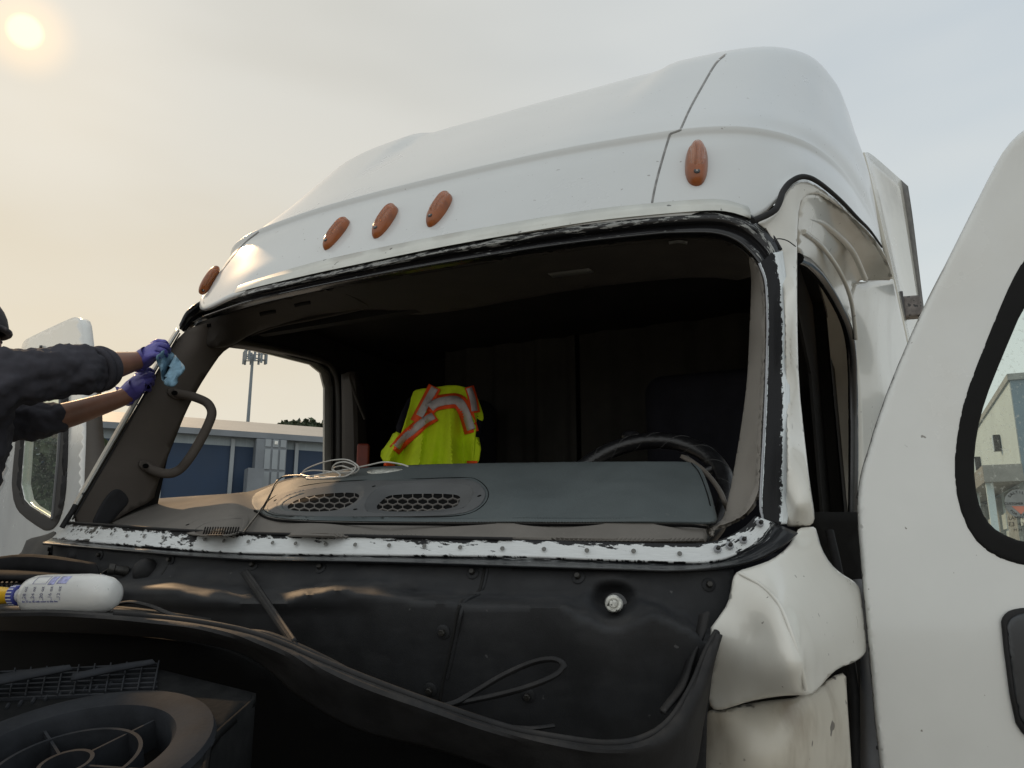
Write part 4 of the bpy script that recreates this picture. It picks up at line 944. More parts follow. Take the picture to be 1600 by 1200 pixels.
# vents
BZ = [(414, 792), (430, 776), (474, 760), (520, 754), (567, 751), (650, 749), (724, 747), (748, 753), (761, 770), (752, 790), (720, 804), (640, 807), (567, 807), (458, 806), (424, 802)]
h1 = [(442, 798), (461, 780), (505, 771), (561, 769), (561, 780), (543, 792), (517, 800)]
h2 = [(580, 801), (599, 779), (613, 772), (717, 771), (720, 781), (710, 797)]
bz = poly('vent_bezel', BZ, dfo(.025), bezelm, dash, step=4, edge=4, er=.004, thick=.006, holes=[V1, V2])
tube('bezel_gap', [dfo(.018)(x, y) for x, y in [(p[0]+(p[0]-588)*.012, p[1]+(p[1]-778)*.03) for p in BZ]], .0011, voidm, dash, n=140, closed=True, seg=6)
def recess(out, inn, lift_o, lift_i, f):
    a = chaikin(out, 2); b = chaikin(inn, 2)
    A_ = resamp([Vector((x, y, 0)) for x, y in a+[a[0]]], 72)
    cx = sum(p[0] for p in inn)/len(inn); cy = sum(p[1] for p in inn)/len(inn)
    Bv = [Vector((x, y, 0)) for x, y in b]; Bd = resamp(Bv+[Bv[0]], 400)
    an = lambda p: math.atan2((p.y-cy)*2.5, p.x-cx)
    r2 = []
    for p in A_:
        q = min(Bd, key=lambda c: abs((an(c)-an(p)+math.pi) % (2*math.pi)-math.pi)); r2.append(q)
    return net('vent_throat', [[f(lift_o)(p.x, p.y) for p in A_], [f((lift_o*.5+lift_i*.5))(p.x*.5+q.x*.5, p.y*.5+q.y*.5) for p, q in zip(A_, r2)], [f(lift_i)(q.x, q.y) for q in r2]], bezelm, bz, nu=90, thick=0, crossmooth=False)
def hexmesh(P, f, s=9.0):
    V, Fc = [], []
    P = chaikin(P, 2)
    def bar(a, b):
        if not inside(P, *a) and not inside(P, *b): return
        if not inside(P, *a): a, b = b, a
        if not inside(P, *b):
            lo, hi = 0., 1.
            for _ in range(12):
                m = (lo+hi)/2
                if inside(P, a[0]+(b[0]-a[0])*m, a[1]+(b[1]-a[1])*m): lo = m
                else: hi = m
            b = (a[0]+(b[0]-a[0])*lo, a[1]+(b[1]-a[1])*lo)
        dx, dy = b[0]-a[0], b[1]-a[1]; l = math.hypot(dx, dy)
        if l < .5: return
        nx, ny = -dy/l*.65, dx/l*.65; k = len(V)
        for q in ((a[0]+nx, a[1]+ny), (b[0]+nx, b[1]+ny), (b[0]-nx, b[1]-ny), (a[0]-nx, a[1]-ny)): V.append(f(*q))
        Fc.append((k, k+1, k+2, k+3))
    xs = [p[0] for p in P]; ys = [p[1] for p in P]; sy = s*.62; j = 0; y = min(ys)-5
    while y < max(ys)+5:
        x = min(xs)-5+(s*.87 if j % 2 else 0)
        while x < max(xs)+10:
            pt_ = [(x+s*math.cos(R(a)), y+sy*math.sin(R(a))) for a in (90, 30, -30, -90)]
            pt_ = [(x, y-sy), (x+s*.87, y-sy*.5), (x+s*.87, y+sy*.5), (x, y+sy)]
            bar(pt_[0], pt_[1]); bar(pt_[1], pt_[2]); bar(pt_[2], pt_[3]); x += s*1.74
        y += sy*1.5; j += 1
    mk('vent_mesh', V, Fc, hexm, bz, smooth=False, thick=.003, orient='cam')
    poly('vent_duct', P, lambda x, y: f(x, y)+(f(x, y)-C0).normalized()*.012, voidm, bz, step=8, thick=0, ch=0)
recess(V1, h1, .022, -.030, dfo); recess(V2, h2, .022, -.030, dfo); hexmesh(h1, dfo(-.028)); hexmesh(h2, dfo(-.028))
V, Fc = lathe([(.0052, 0), (.0052, .001), (.004, .0015)], 12)
for x, y in ((584, 760), (555, 796), (749, 775), (430, 782)): mk('bezel_screw', V, Fc, voidm, bz, frame(dfo(.0255)(x, y), surf_n(dfo(0), x, y)))
BZ3 = [(280, 836), (294, 818), (320, 808), (380, 803), (390, 808), (388, 818), (378, 836)]
bz = poly('vent_bezel', BZ3, dfo(.008), taupe, dash, step=5, edge=4, er=.005, thick=.004, holes=[[(296, 836), (318, 816), (376, 808), (382, 814), (372, 836)]])
poly('vent_duct', [(296, 836), (318, 816), (376, 808), (382, 814), (372, 836)], dfo(-.004), taupeD, bz, step=6, thick=0)
for k in range(14):
    x = 318+k*4; tube('vent_slat', [dfo(.001)(x, 834), dfo(.001)(x+3, 824)], .0018, voidm, bz, n=8, seg=6)
V, Fc = lathe([(.005, 0), (.005, .001), (.004, .0015)], 12)
mk('bezel_screw', V, Fc, voidm, bz, frame(dfo(.01)(293, 820), surf_n(dfo(0), 293, 820)))
poly('clear_film', [(572, 736), (590, 731), (630, 732), (628, 734), (600, 739), (576, 740)], dfo(.022), pm('film', (.45, .46, .42), .2, .3, 60, bump=.8, bscale=100), dash, step=4, thick=.002, ch=1)

# ---- black cowl wall below the windshield
YF = [(40, 862), (190, 898), (300, 900), (380, 908), (480, 914), (530, 906), (580, 902), (620, 907), (655, 920), (720, 927), (890, 929), (925, 914), (960, 911), (995, 925), (1020, 938), (1060, 958), (1110, 985)]
YN = [(40, 878), (190, 921), (260, 921), (330, 936), (400, 946), (440, 945), (480, 928), (530, 922), (580, 932), (680, 943), (750, 948), (880, 951), (915, 974), (955, 987), (995, 976), (1020, 962), (1045, 972), (1070, 984), (1110, 1008)]
def cowlv(px, py):
    d = ray(px, py); v = 1.4
    for _ in range(3): v = vws(d.x*v/d.y, 0)
    yf, yn = lerpx(YF, px), lerpx(YN, px)
    k = sstep(yf, yn, py)
    v = v-.045-.02*sstep(880, yf, py)-.125*k+.05*sstep(yn, yn+260, py)
    # boss recess round the long bolt
    r = math.hypot((px-957)/46, (py-945)/40); v += .055*(1-sstep(.35, 1.0, r))
    v += .012*sstep(600, 520, px)*sstep(940, 960, py)
    return v
cw = lambda px, py: PV(px, py, cowlv(px, py))
CW = [(60, 846), (120, 852), (180, 858), (280, 867), (400, 874), (600, 879), (800, 885), (967, 890), (1060, 892), (1146, 889), (1147, 905), (1143, 930), (1136, 950), (1120, 972), (1112, 1000), (1112, 1060), (1105, 1120), (1100, 1330), (-60, 1330), (-60, 905), (0, 893), (30, 870), (45, 850)]
cowl = poly('cowl_panel', CW, cw, blackp, truck, step=8, thick=.008, ch=0, angle=80)
gap = pm('panel_gap_black', (.003, .003, .003), .8)
ribbon('panel_gap', [(757, 886), (751, 915), (745, 926), (724, 935), (716, 950), (706, 1000), (693, 1060), (686, 1098)], 4, cw, gap, cowl, lift=.0015)
ribbon('panel_gap', [(267, 869), (262, 882), (252, 898)], 2.5, cw, gap, cowl, lift=.0015, n=12)
tube('panel_edge', [cw(x, y) for x, y in ((762, 888), (756, 916), (749, 929), (730, 938), (722, 953), (712, 1002), (699, 1060))], .003, blackp, cowl, n=50)
poly('cowl_end', [(88, 828), (70, 836), (42, 842), (38, 852), (32, 866), (10, 876), (-40, 888), (-60, 905), (-60, 925), (60, 905), (78, 860), (86, 842)], tv([(88, 828, 1.62), (42, 842, 1.66), (32, 866, 1.6), (-60, 905, 1.5), (60, 905, 1.42), (86, 842, 1.56)]), blackp, truck, step=9, edge=4, er=.01, thick=.01, ch=1)
net('cowl_shelf', [[PV(-60, 880, 1.36), PV(22, 867, 1.37), PV(80, 868, 1.37), PV(148, 879, 1.36)], [PV(-60, 883, 1.30), PV(22, 869, 1.31), PV(80, 871, 1.30), PV(150, 882, 1.29)], [PV(-60, 912, 1.29), PV(20, 893, 1.30), PV(80, 896, 1.29), PV(154, 904, 1.28)]], shelfm, truck, nu=20, nv=9, thick=.006)
bb = None
for x, y in ((81, 858), (158, 867), (268, 874), (397, 884), (502, 888), (739, 896), (904, 903), (1107, 914), (693, 987), (673, 1077), (825, 1086)):
    M = frame(cw(x, y), surf_n(cw, x, y))
    bb = dup(bb, truck, M) if bb else bolt_mesh(truck, M, .0125, .0062, .009, blackp, steel)
# long bolt
c = cw(962, 945); M = frame(c, (PV(950, 939, 1.2)-c))
V, Fc = lathe([(.021, -.01), (.021, .002), (.013, .006), (.013, .03)], 24); lb = mk('hood_stud', V, Fc, glossb, truck, M)
V, Fc = lathe([(.009, .02), (.0125, .022), (.0148, .028), (.0152, .056), (.013, .062), (.010, .0625), (.007, .060), (.0065, .066), (.004, .067)], 24); mk('stud_head', V, Fc, boltw, lb, M)
# small fittings left
V, Fc = lathe([(.012, 0), (.012, .03), (.014, .032), (.014, .045), (.008, .045), (.006, .04)], 18); mk('hose_nozzle', V, Fc, steel, truck, frame(cw(200, 893), Vector((-.55, -.8, .15))))
V, Fc = lathe([(.030, -.01), (.030, .004), (.026, .018), (.014, .027), (.003, .029)], 22); mk('rubber_dome', V, Fc, rubber, truck, frame(cw(228, 892), Vector((-.2, -1, .35))))
tube('nozzle_arm', [cw(165, 903)-Vector((0, .02, 0)), cw(178, 897)-Vector((0, .03, 0)), cw(190, 890)-Vector((0, .03, 0))], .006, glossb, truck, n=12)
# black honeycomb intake grille behind the bottle
def grille():
    V, Fc = [], []
    g = lambda a, t: PV(-60+a*222, 905+t*48, 1.22-.05*math.sin(t*3))
    for i in range(30):
        for j in range(7):
            u0, t0 = i/30, j/7; u1, t1 = (i+1)/30, (j+1)/7; o_ = .5/30 if j % 2 else 0
            P = [(u0+o_, t0+.03), ((u0+u1)/2+o_, t0-.01), (u1+o_, t0+.03), (u1+o_, t1-.03), ((u0+u1)/2+o_, t1+.01), (u0+o_, t1-.03)]
            cx = (u0+u1)/2+o_; cy = (t0+t1)/2; k = len(V)
            for x, y in P: V.append(g(x, y))
            for x, y in P: V.append(g(cx+(x-cx)*.68, cy+(y-cy)*.68))
            for q in range(6): Fc.append((k+q, k+(q+1) % 6, k+6+(q+1) % 6, k+6+q))
    mk('intake_grille', V, Fc, rubber, truck, thick=.004, smooth=False, orient='cam')
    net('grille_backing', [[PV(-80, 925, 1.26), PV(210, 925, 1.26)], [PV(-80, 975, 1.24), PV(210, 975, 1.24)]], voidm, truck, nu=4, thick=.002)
    net('grille_hood', [[PV(-80, 888, 1.30), PV(40, 890, 1.3), PV(150, 898, 1.3)], [PV(-80, 898, 1.19), PV(40, 901, 1.19), PV(150, 907, 1.2)]], shelfm, truck, nu=12, thick=.01)
grille()
# ---- rubber apron along the hood edge
T0 = [(-60, 955), (0, 954), (80, 953), (180, 960), (280, 969), (350, 980), (400, 992), (450, 1010), (500, 1032), (600, 1072), (700, 1108), (800, 1140), (880, 1155), (945, 1163), (1000, 1156), (1045, 1128), (1080, 1075), (1103, 1020), (1120, 988)]
T1 = [(-60, 966), (0, 966), (80, 966), (180, 973), (280, 984), (350, 998), (400, 1012), (450, 1034), (500, 1058), (600, 1098), (700, 1132), (800, 1160), (880, 1176), (945, 1184), (1008, 1178), (1062, 1146), (1096, 1084), (1116, 1030), (1129, 992)]
T2 = [(-60, 985), (0, 986), (80, 988), (180, 992), (270, 999), (330, 1008), (380, 1022), (420, 1048), (470, 1092), (560, 1142), (680, 1172), (780, 1205), (870, 1240), (950, 1260), (1020, 1255), (1080, 1220), (1100, 1130), (1112, 1060), (1122, 1010)]
vT = [.93, .93, .94, .95, .97, .98, .99, 1.0, 1.0, 1.02, 1.05, 1.08, 1.1, 1.12, 1.15, 1.2, 1.25, 1.29, 1.32]
apron = net('hood_apron', [[PV(x, y-3, v+.10) for (x, y), v in zip(T0, vT)], [PV(x, y, v) for (x, y), v in zip(T0, vT)], [PV(x, (y+z)/2, v-.022) for (x, y), (_, z), v in zip(T0, T1, vT)], [PV(x, y, v-.014) for (x, y), v in zip(T1, vT)],
    [PV(*[(p[0]+q[0])/2, (p[1]+q[1])/2][:2], v+.01) for p, q, v in zip(T1, T2, vT)], [PV(x, y, v+.04) for (x, y), v in zip(T2, vT)]], rubber, truck, nu=160, nv=30, thick=.006)
tube('apron_bead', [PV(x, y-1, v-.004) for (x, y), v in zip(T0[3:], vT[3:])], .0055, rubber, truck, n=150)
net('apron_tray', [[PV(-80, 954, .95), PV(60, 953, .955), PV(200, 962, .965), PV(330, 978, .99)], [PV(-80, 940, 1.16), PV(60, 940, 1.16), PV(200, 948, 1.16), PV(330, 966, 1.13)]], rubber, truck, nu=20, thick=.006)
net('apron_strip', [[PV(1106, 955, 1.35), PV(1100, 985, 1.33), PV(1085, 1020, 1.30), (PV(1068, 1075, 1.27)), PV(1038, 1112, 1.2)], [PV(1092, 960, 1.36), PV(1086, 990, 1.34), PV(1074, 1025, 1.31), PV(1058, 1070, 1.28), PV(1030, 1108, 1.21)]], rubber, truck, nu=30, thick=.005)

# ---- engine bay: dark cover with round spoked intake
cpt = PR(102, 1186, 1.22); dv = (cpt-C0).normalized(); rx = dv.cross(Z).normalized(); uy = rx.cross(dv)
en = (rx*-.17+uy*.90+dv*-.40).normalized()
EP = plane(cpt, en); bay = pm('dark_engine_cover', (.008, .0085, .009), .85, .3, 9, bump=.3, bscale=90, dust=.3, dustc=(.03, .03, .03), spec=.05)
ringm = pm('dusty_grey_plastic', (.022, .024, .028), .8, .3, 12, bump=.12, bscale=160, dust=.7, dustc=(.035, .036, .038), spec=.08)
ME = frame(cpt, en, up=dv)
def ringpx(r, n=40):
    out = []
    for i in range(n):
        a = 2*math.pi*i/n; p = ME@Vector((r*math.cos(a), r*math.sin(a), 0)); q = p-C0; z = q.dot(FC); out.append((800+F*q.dot(RT)/z, 600-F*q.dot(UC)/z))
    return out
ec = poly('engine_cover', [(-120, 1062), (0, 1056), (120, 1049), (250, 1046), (400, 1083), (398, 1092), (345, 1140), (330, 1160), (320, 1230), (300, 1500), (-400, 1500), (-400, 1100)], lambda x, y: EP(x, y), bay, truck, step=18, thick=.01, ch=0, holes=[ringpx(.148)], chh=0)
net('engine_cover_side', [[EP(400, 1083), EP(398, 1092), EP(345, 1140), EP(330, 1160), EP(320, 1230), EP(300, 1500)], [EP(400, 1083)-Z*.3, EP(398, 1092)-Z*.3, EP(345, 1140)-Z*.3, EP(330, 1160)-Z*.3, EP(320, 1230)-Z*.3, EP(300, 1500)-Z*.3]], bay, ec, nu=30, thick=.005)
V, Fc = lathe([(.124, -.05), (.124, .000), (.130, .008), (.155, .013), (.176, .008), (.180, -.002)], 72); Fc = Fc[:-2]
ig = mk('round_intake', V, Fc, ringm, ec, ME, orient=False)
def hoop(r, h0, h1, th=.0025):
    V, Fc = lathe([(r-th, h0), (r-th, h1), (r+th, h1), (r+th, h0)], 60); return mk('ring', V, Fc[:-2], ringm, ig, ME, orient=False)
hoop(.030, -.05, -.004); hoop(.086, -.05, -.004)
for k in range(5):
    a = R(100+k*72); Mk = ME@Matrix.Rotation(a, 4, 'Z'); boxes('spoke', [((.031, -.0018, -.045), (.126, .0018, -.006))], ringm, ig, Mk)
V, Fc = lathe([(.001, -.09), (.15, -.09)], 30); mk('intake_floor', V, Fc[:-2], voidm, ig, ME, orient=False)
def mat_grid():
    V, Fc = [], []
    g = lambda a, t: EP(-60+a*300, 1098-a*12+(1054-1098-a*4)*t+0)+en*.004
    def bar(p, q, w):
        P = [g(p[0]-w[0], p[1]-w[1]), g(q[0]-w[0], q[1]-w[1]), g(q[0]+w[0], q[1]+w[1]), g(p[0]+w[0], p[1]+w[1])]; k = len(V); V.extend(P); Fc.append((k, k+1, k+2, k+3))
    for i in range(13): bar((i/12, .02), (i/12+.03, .98), (.0035, 0))
    for j in range(7): bar((0, j/6.5+.03), (1.02, j/6.5+.03), (0, .022))
    mk('cover_lattice', V, Fc, ringm, ec, thick=.004, smooth=False, orient='cam')
mat_grid()
net('cover_blade', [[EP(-60, 1112)+en*.03, EP(40, 1090)+en*.03, EP(115, 1075)+en*.03], [EP(-60, 1100)+en*.035, EP(40, 1082)+en*.035, EP(112, 1073)+en*.035]], ringm, ec, nu=14, thick=.004)
net('cover_blade', [[EP(112, 1082)+en*.02, EP(180, 1067)+en*.02, EP(245, 1055)+en*.02], [EP(115, 1076)+en*.024, EP(180, 1062)+en*.024, EP(240, 1053)+en*.024]], ringm, ec, nu=14, thick=.004)
for i in range(10):
    x = -10+i*20; y = 1113-i*4.2; tube('cover_rib', [EP(x, y)+en*.002, EP(x+4, y-7)+en*.002], .0025, ringm, ec, n=8, seg=5)
poly('bay_shade_sheet', [(-80, 985), (180, 990), (330, 1008), (400, 1036), (470, 1090), (560, 1140), (700, 1170), (880, 1230), (900, 1450), (-200, 1450)], tv([(-80, 985, 1.13), (330, 1008, 1.13), (700, 1170, 1.16), (900, 1450, 1.15), (-200, 1450, 1.13)]), voidm, truck, step=30, thick=.01, ch=1)  # near-black sheet added to imitate the deep shade below the apron
boxes('bay_sun_blocker', [((-1.68, -.3, ZC-1.0), (-1.62, .85, ZC+.34))], blackp, truck, bevel=.02)  # unseen panel added to block sunlight falling into the engine bay
# lower cab, chassis and front wheels so the cab stands on the ground
boxes('firewall', [((-2.36, 1.60, .75), (-.17, 1.64, 1.2))], darkint, truck)
boxes('chassis', [((-1.75, -.6, .65), (-1.6, 6.5, .95)), ((-.9, -.6, .65), (-.75, 6.5, .95))], glossb, truck)
boxes('engine_block', [((-1.6, .3, .7), (-.9, 1.5, 1.35))], steel, truck, bevel=.05)
boxes('cab_step', [((-2.7, 1.45, .98), (-2.3, 2.5, 1.03)), ((-2.7, 1.6, .45), (-2.35, 2.5, .5))], greym, truck)
boxes('cab_rear', [((-2.42, 4.55, .8), (-.05, 4.62, ZC+1.7))], whiteb, truck)
for u in (-2.28, -.35):
    V, Fc = lathe([(.25, -.14), (.45, -.15), (.52, -.11), (.52, .11), (.45, .15), (.25, .14)], 40)
    wv = mk('wheel', V, Fc, rubber, truck, Matrix.Translation((u, .95, .52))@Matrix.Rotation(R(90), 4, 'Y'))
    V, Fc = lathe([(.05, -.05), (.26, -.13), (.26, .13), (.05, .05)], 30); mk('rim', V, Fc, greym, wv, WM[wv.name])

# ================================================================ LOOSE THINGS
# blue cloth in the hand against the far pillar
def clf(x, y): return PV(x, y, hitv(x, y, -.030)-.10*sstep(280, 250, x)-.010*math.sin(x*.35)-.008*math.sin(y*.22+x*.2))
CL = [(244, 558), (252, 550), (262, 545), (272, 553), (281, 563), (289, 574), (284, 584), (277, 592), (279, 598), (270, 604), (261, 603), (254, 596), (252, 583), (247, 570)]
tag(rehome(poly('shop_cloth', CL, clf, clothb, None, step=3, thick=.003, ch=1)), 'crumpled pale blue cleaning cloth under the gloved hand on the far pillar', 'cloth')

# spray bottle lying on the apron
A0, A1 = PV(183, 928, 1.0), PV(-14, 931, .94)
def bottle():
    ax = (A0-A1); ln = ax.length; ax.normalize()
    rad = (PV(110, 893, .98)-PV(110, 955, .97)).length/2*.98
    prof = [(.35, .001), (.62, .006), (.82, .018), (.94, .036), (1, .062), (1, .55*ln), (.97, .62*ln), (.86, .67*ln), (.62, .705*ln), (.40, .72*ln), (.36, .735*ln), (.34, .77*ln)]
    base = A0; n = -ax
    M = frame(base, n, up=Z)
    bm_ = pm('translucent_white_bottle', (.80, .80, .78), .3, .04, 20, coat=.3, bump=.05, bscale=20)
    b = bm_.node_tree.nodes['Principled BSDF']; b.inputs['Subsurface Weight'].default_value = .5; b.inputs['Subsurface Radius'].default_value = (.03, .03, .03); b.inputs['Transmission Weight'].default_value = .25
    V, Fc = lathe([(.001, .000)]+[(r*rad, z) for r, z in prof], 48)
    root = empty('spray_bottle', M.translation-Vector((0, 0, rad))); tag(root, 'white plastic spray bottle with yellow nozzle lying on the black hood apron', 'bottle')
    body = mk('bottle_body', V, Fc, bm_, root, M)
    blue = pm('blue_bottle_print', (.05, .06, .28), .5); yel = pm('yellow_plastic_nozzle', (.72, .42, .015), .4, .15, 30, coat=.3)
    V, Fc = lathe([(rad*.46, .765*ln), (rad*.50, .77*ln), (rad*.50, .815*ln), (rad*.44, .82*ln)], 30); mk('collar', V, Fc, blue, root, M)
    V, Fc = lathe([(rad*.42, .81*ln), (rad*.40, .86*ln), (rad*.46, .95*ln), (rad*.5, 1.15*ln), (rad*.35, 1.2*ln)], 24); mk('nozzle', V, Fc, yel, root, M)
    for k in range(18):
        a = 2*math.pi*k/18; boxes('collar_rib', [((rad*.495, -.0012, .772*ln), (rad*.515, .0012, .812*ln))], pm('collar_rib', (.6, .6, .65), .5) if k == 0 else bpy.data.materials['collar_rib'], root, M@Matrix.Rotation(a, 4, 'Z'))
    # prints on the cylinder: local angle chosen to face the camera
    inv = M.inverted(); cdir = inv.to_3x3()@(C0-(A0+A1)/2); a0 = math.atan2(cdir.y, cdir.x); updir = inv.to_3x3()@Z; au = math.atan2(updir.y, updir.x)
    sg = 1 if (au-a0+math.pi) % (2*math.pi)-math.pi > 0 else -1
    def cyl(name, z0, z1, t0, t1, mat, lift=.0006):
        V, Fc = [], []; n = 8
        for i in range(n+1):
            t = a0+sg*(t0+(t1-t0)*i/n)
            for z in (z0, z1): V.append(Vector(((rad+lift)*math.cos(t), (rad+lift)*math.sin(t), z)))
        for i in range(n): Fc.append((2*i, 2*i+1, 2*i+3, 2*i+2))
        return mk(name, V, Fc, mat, body, M, thick=.0003, orient=True)
    pale = pm('pale_blue_label', (.36, .37, .60), .5, .3, 200); 
    frm = pm('thin_print', (.30, .29, .42), .5)
    cyl('print_block', .30*ln, .375*ln, .55, 1.05, pale); cyl('print_block', .39*ln, .44*ln, .50, 1.05, pale)
    for z0, z1, t0, t1 in ((.455*ln, .56*ln, .55, .565), (.455*ln, .56*ln, 1.05, 1.065), (.558*ln, .562*ln, .55, 1.05), (.455*ln, .458*ln, .55, 1.05)): cyl('print_frame', z0, z1, t0, t1, frm)
    grey_t = pm('grey_print', (.12, .12, .2), .5)
    for k, s in enumerate(('28', '24', '20', '16', '12')):
        z = (.58-.066*k)*ln
        cyl('scale_tick', z-.0005, z+.0005, -.25, -.10, frm)
        t = a0+sg*.12; nrm_ = Vector((math.cos(t), math.sin(t), 0)); P = Vector(((rad+.0008)*math.cos(t), (rad+.0008)*math.sin(t), z))
        tx = Vector((0, 0, 1)); loc = M@P; n_ = M.to_3x3()@nrm_
        x_ = (M.to_3x3()@Vector((0, 0, -1))).normalized(); y_ = n_.cross(x_); y_ = y_ if y_.z > 0 else -y_
        MT = Matrix((y_, -x_, n_)).transposed().to_4x4(); MT.translation = loc
        text('scale_text', s+' oz', .0095, MT, grey_t, body)
    t = a0-sg*.35; nrm_ = Vector((math.cos(t), math.sin(t), 0)); n_ = M.to_3x3()@nrm_; x_ = (M.to_3x3()@Vector((0, 0, -1))).normalized()
    MT = Matrix((x_, n_.cross(x_), n_)).transposed().to_4x4(); MT.translation = M@Vector(((rad+.0008)*nrm_.x, (rad+.0008)*nrm_.y, .47*ln))
    text('scale_text', 'for 32 oz. fill with water to this line', .0055, MT, blue, body)
bottle()

# loose rubber strip standing against the cowl, looped weatherstrip, trim on the tray
def flatstrip(name, pts, w, mat, label, cat, n=40, th=.006, group=None):
    C = cr([Vector((a, b, c)) for a, b, c in pts], n); V, Fc = [], []
    for i, p in enumerate(C):
        t = (C[min(n-1, i+1)]-C[max(0, i-1)]); t2 = Vector((t.x, t.y, 0)).normalized(); s = Vector((-t2.y, t2.x, 0))
        for k, lift in ((-1, 0), (-.35, .0), (-.3, -.004), (.3, -.004), (.35, 0), (1, 0)):
            q = p+s*w/2*k; V.append(PV(q.x, q.y, p.z+lift))
    m = 6
    for i in range(n-1):
        for k in range(m-1): Fc.append((i*m+k, i*m+k+1, (i+1)*m+k+1, (i+1)*m+k))
    o = mk(name, V, Fc, mat, None, thick=th, orient='cam'); return tag(rehome(o), label, cat)
flatstrip('rubber_strip', [(380, 892, 1.30), (400, 920, 1.22), (425, 957, 1.14), (456, 1002, 1.06)], 13, rubber, 'straight black rubber strip leaning against the cowl right of the bottle', 'rubber strip')
lp = [(640, 1108, 1.06), (702, 1101, 1.09), (740, 1082, 1.12), (785, 1056, 1.14), (830, 1036, 1.15), (862, 1030, 1.15), (879, 1037, 1.15), (874, 1050, 1.145), (850, 1064, 1.13), (810, 1078, 1.12), (770, 1088, 1.12), (700, 1102, 1.10)]
o = tube('rubber_loop', [PV(*p) for p in lp], .0065, rubber, None, n=120, seg=8, flat=.7)
tag(rehome(o), 'looped black weatherstrip resting against the cowl below the long white-headed stud', 'weatherstrip')
o = tube('weatherstrip_piece', [PV(*p) for p in ((180, 945, 1.12), (205, 941, 1.12), (235, 947, 1.1), (262, 958, 1.06), (300, 972, 1.03))], .006, rubber, None, n=50, flat=.6)
tag(rehome(o), 'short black rubber cord piece lying on the apron at the bottle base', 'weatherstrip')
o = tube('trim_strip', [PV(*p) for p in ((380, 985, 1.06), (420, 990, 1.06), (470, 1010, 1.06), (520, 1034, 1.07), (560, 1056, 1.08))], .007, rubber, None, n=50, flat=.5)
tag(rehome(o), 'long black rubber trim lying along the middle of the hood apron', 'rubber trim')
o = tube('torn_rubber_flap', [PV(*p) for p in ((800, 1136, 1.09), (830, 1138, 1.10), (866, 1134, 1.12))], .006, rubber, None, n=16, flat=.5)
tag(rehome(o), 'small torn rubber flap sticking up from the apron bead at lower right', 'rubber flap')
# cables on the dash
def dl(x, y, k=.03): return PV(x, y, df(x, max(y, 742))-k)
cb = [(470, 742), (480, 732), (510, 721), (540, 718), (557, 726), (560, 735), (545, 741), (520, 736), (524, 725), (540, 722), (556, 730), (540, 744), (505, 745), (480, 744), (470, 740), (490, 735), (530, 738), (552, 736), (534, 728), (520, 733), (532, 743), (512, 747), (478, 747), (500, 741), (545, 733), (575, 727), (600, 722), (625, 725), (638, 729)]
o = tube('cable_coil', [dl(x, y, .03+.006*(i % 3)) for i, (x, y) in enumerate(cb)], .0023, wire, None, n=420, seg=7)
tag(rehome(o), 'loosely coiled pale grey cable on top of the dashboard', 'cable')
o = tube('black_cable', [dl(x, y, .04) for x, y in ((476, 743), (455, 743), (440, 746), (430, 755), (420, 775), (405, 800), (388, 822), (380, 833))], .0026, wireb, None, n=80, seg=7)
tag(rehome(o), 'thin black cable hanging over the dashboard front left of the vents', 'cable')

# hi-vis jacket draped over the passenger seat
def jacket():
    def jf(k=0):
        def f(x, y):
            t = (y-600)/130; v = 2.80-.05*t+.035*((x-682)/60)**2
            q = x-(y-600)*.18*((x-690)/60); v += -.085*(t+.08)*(1-abs(math.sin(q*.098+.5)))+.020*(t+.1)*math.sin(q*.30+y*.02)+.012*sstep(30, 0, abs(y-612))
            return PV(x, y, v-k)
        return f
    root = empty('safety_jacket', PV(690, 725, 2.8)); tag(root, 'hi-vis yellow safety jacket with orange and grey bands draped over the passenger seat', 'jacket')
    poly('body', [(644, 613), (652, 608), (680, 605), (707, 601), (728, 605), (742, 611), (747, 640), (742, 680), (737, 735), (616, 735), (620, 697), (630, 673), (638, 644)], jf(0), hiviz, root, step=4, thick=.006, ch=1)
    poly('sleeve', [(616, 673), (629, 679), (621, 700), (617, 730), (601, 724), (592, 709), (606, 692)], jf(-.01), hiviz, root, step=4, thick=.006, ch=1)
    poly('sleeve', [(742, 611), (748, 626), (756, 651), (753, 659), (740, 649)], jf(-.01), hiviz, root, step=4, thick=.006, ch=1)
    poly('sleeve_cuff', [(738, 682), (752, 684), (747, 730), (729, 730)], jf(-.008), hiviz, root, step=4, thick=.006, ch=1)
    poly('lining', [(642, 614), (626, 645), (616, 675), (630, 682), (644, 640)], jf(-.02), navy, root, step=5, thick=.006, ch=1)
    poly('lining', [(739, 648), (753, 652), (752, 685), (737, 685)], jf(-.012), navy, root, step=5, thick=.006, ch=1)
    for px, w in (([(616, 704), (634, 684), (656, 664), (679, 648)], 20), ([(679, 604), (668, 626), (650, 660)], 20), ([(630, 692), (660, 668), (678, 640)], 6), ([(668, 640), (678, 631), (697, 627), (716, 627), (727, 643), (737, 676)], 23), ([(733, 604), (739, 624), (743, 645)], 15)):
        ribbon('orange_trim', px, w, jf(.010), orangec, root, n=24, lift=0)
    for px, w in (([(620, 699), (636, 681), (657, 662), (677, 649)], 11), ([(679, 606), (668, 626), (655, 650)], 11), ([(672, 637), (681, 630), (697, 626), (715, 626), (726, 642), (736, 671)], 13), ([(733, 606), (739, 624), (742, 642)], 9)):
        ribbon('reflective_tape', px, w, jf(.017), silver, root, n=24, lift=0)
    ribbon('orange_trim', [(600, 724), (617, 729)], 6, jf(.004), orangec, root, n=6, lift=0)
    ribbon('orange_trim', [(729, 724), (746, 724)], 8, jf(.004), orangec, root, n=6, lift=0)
jacket()

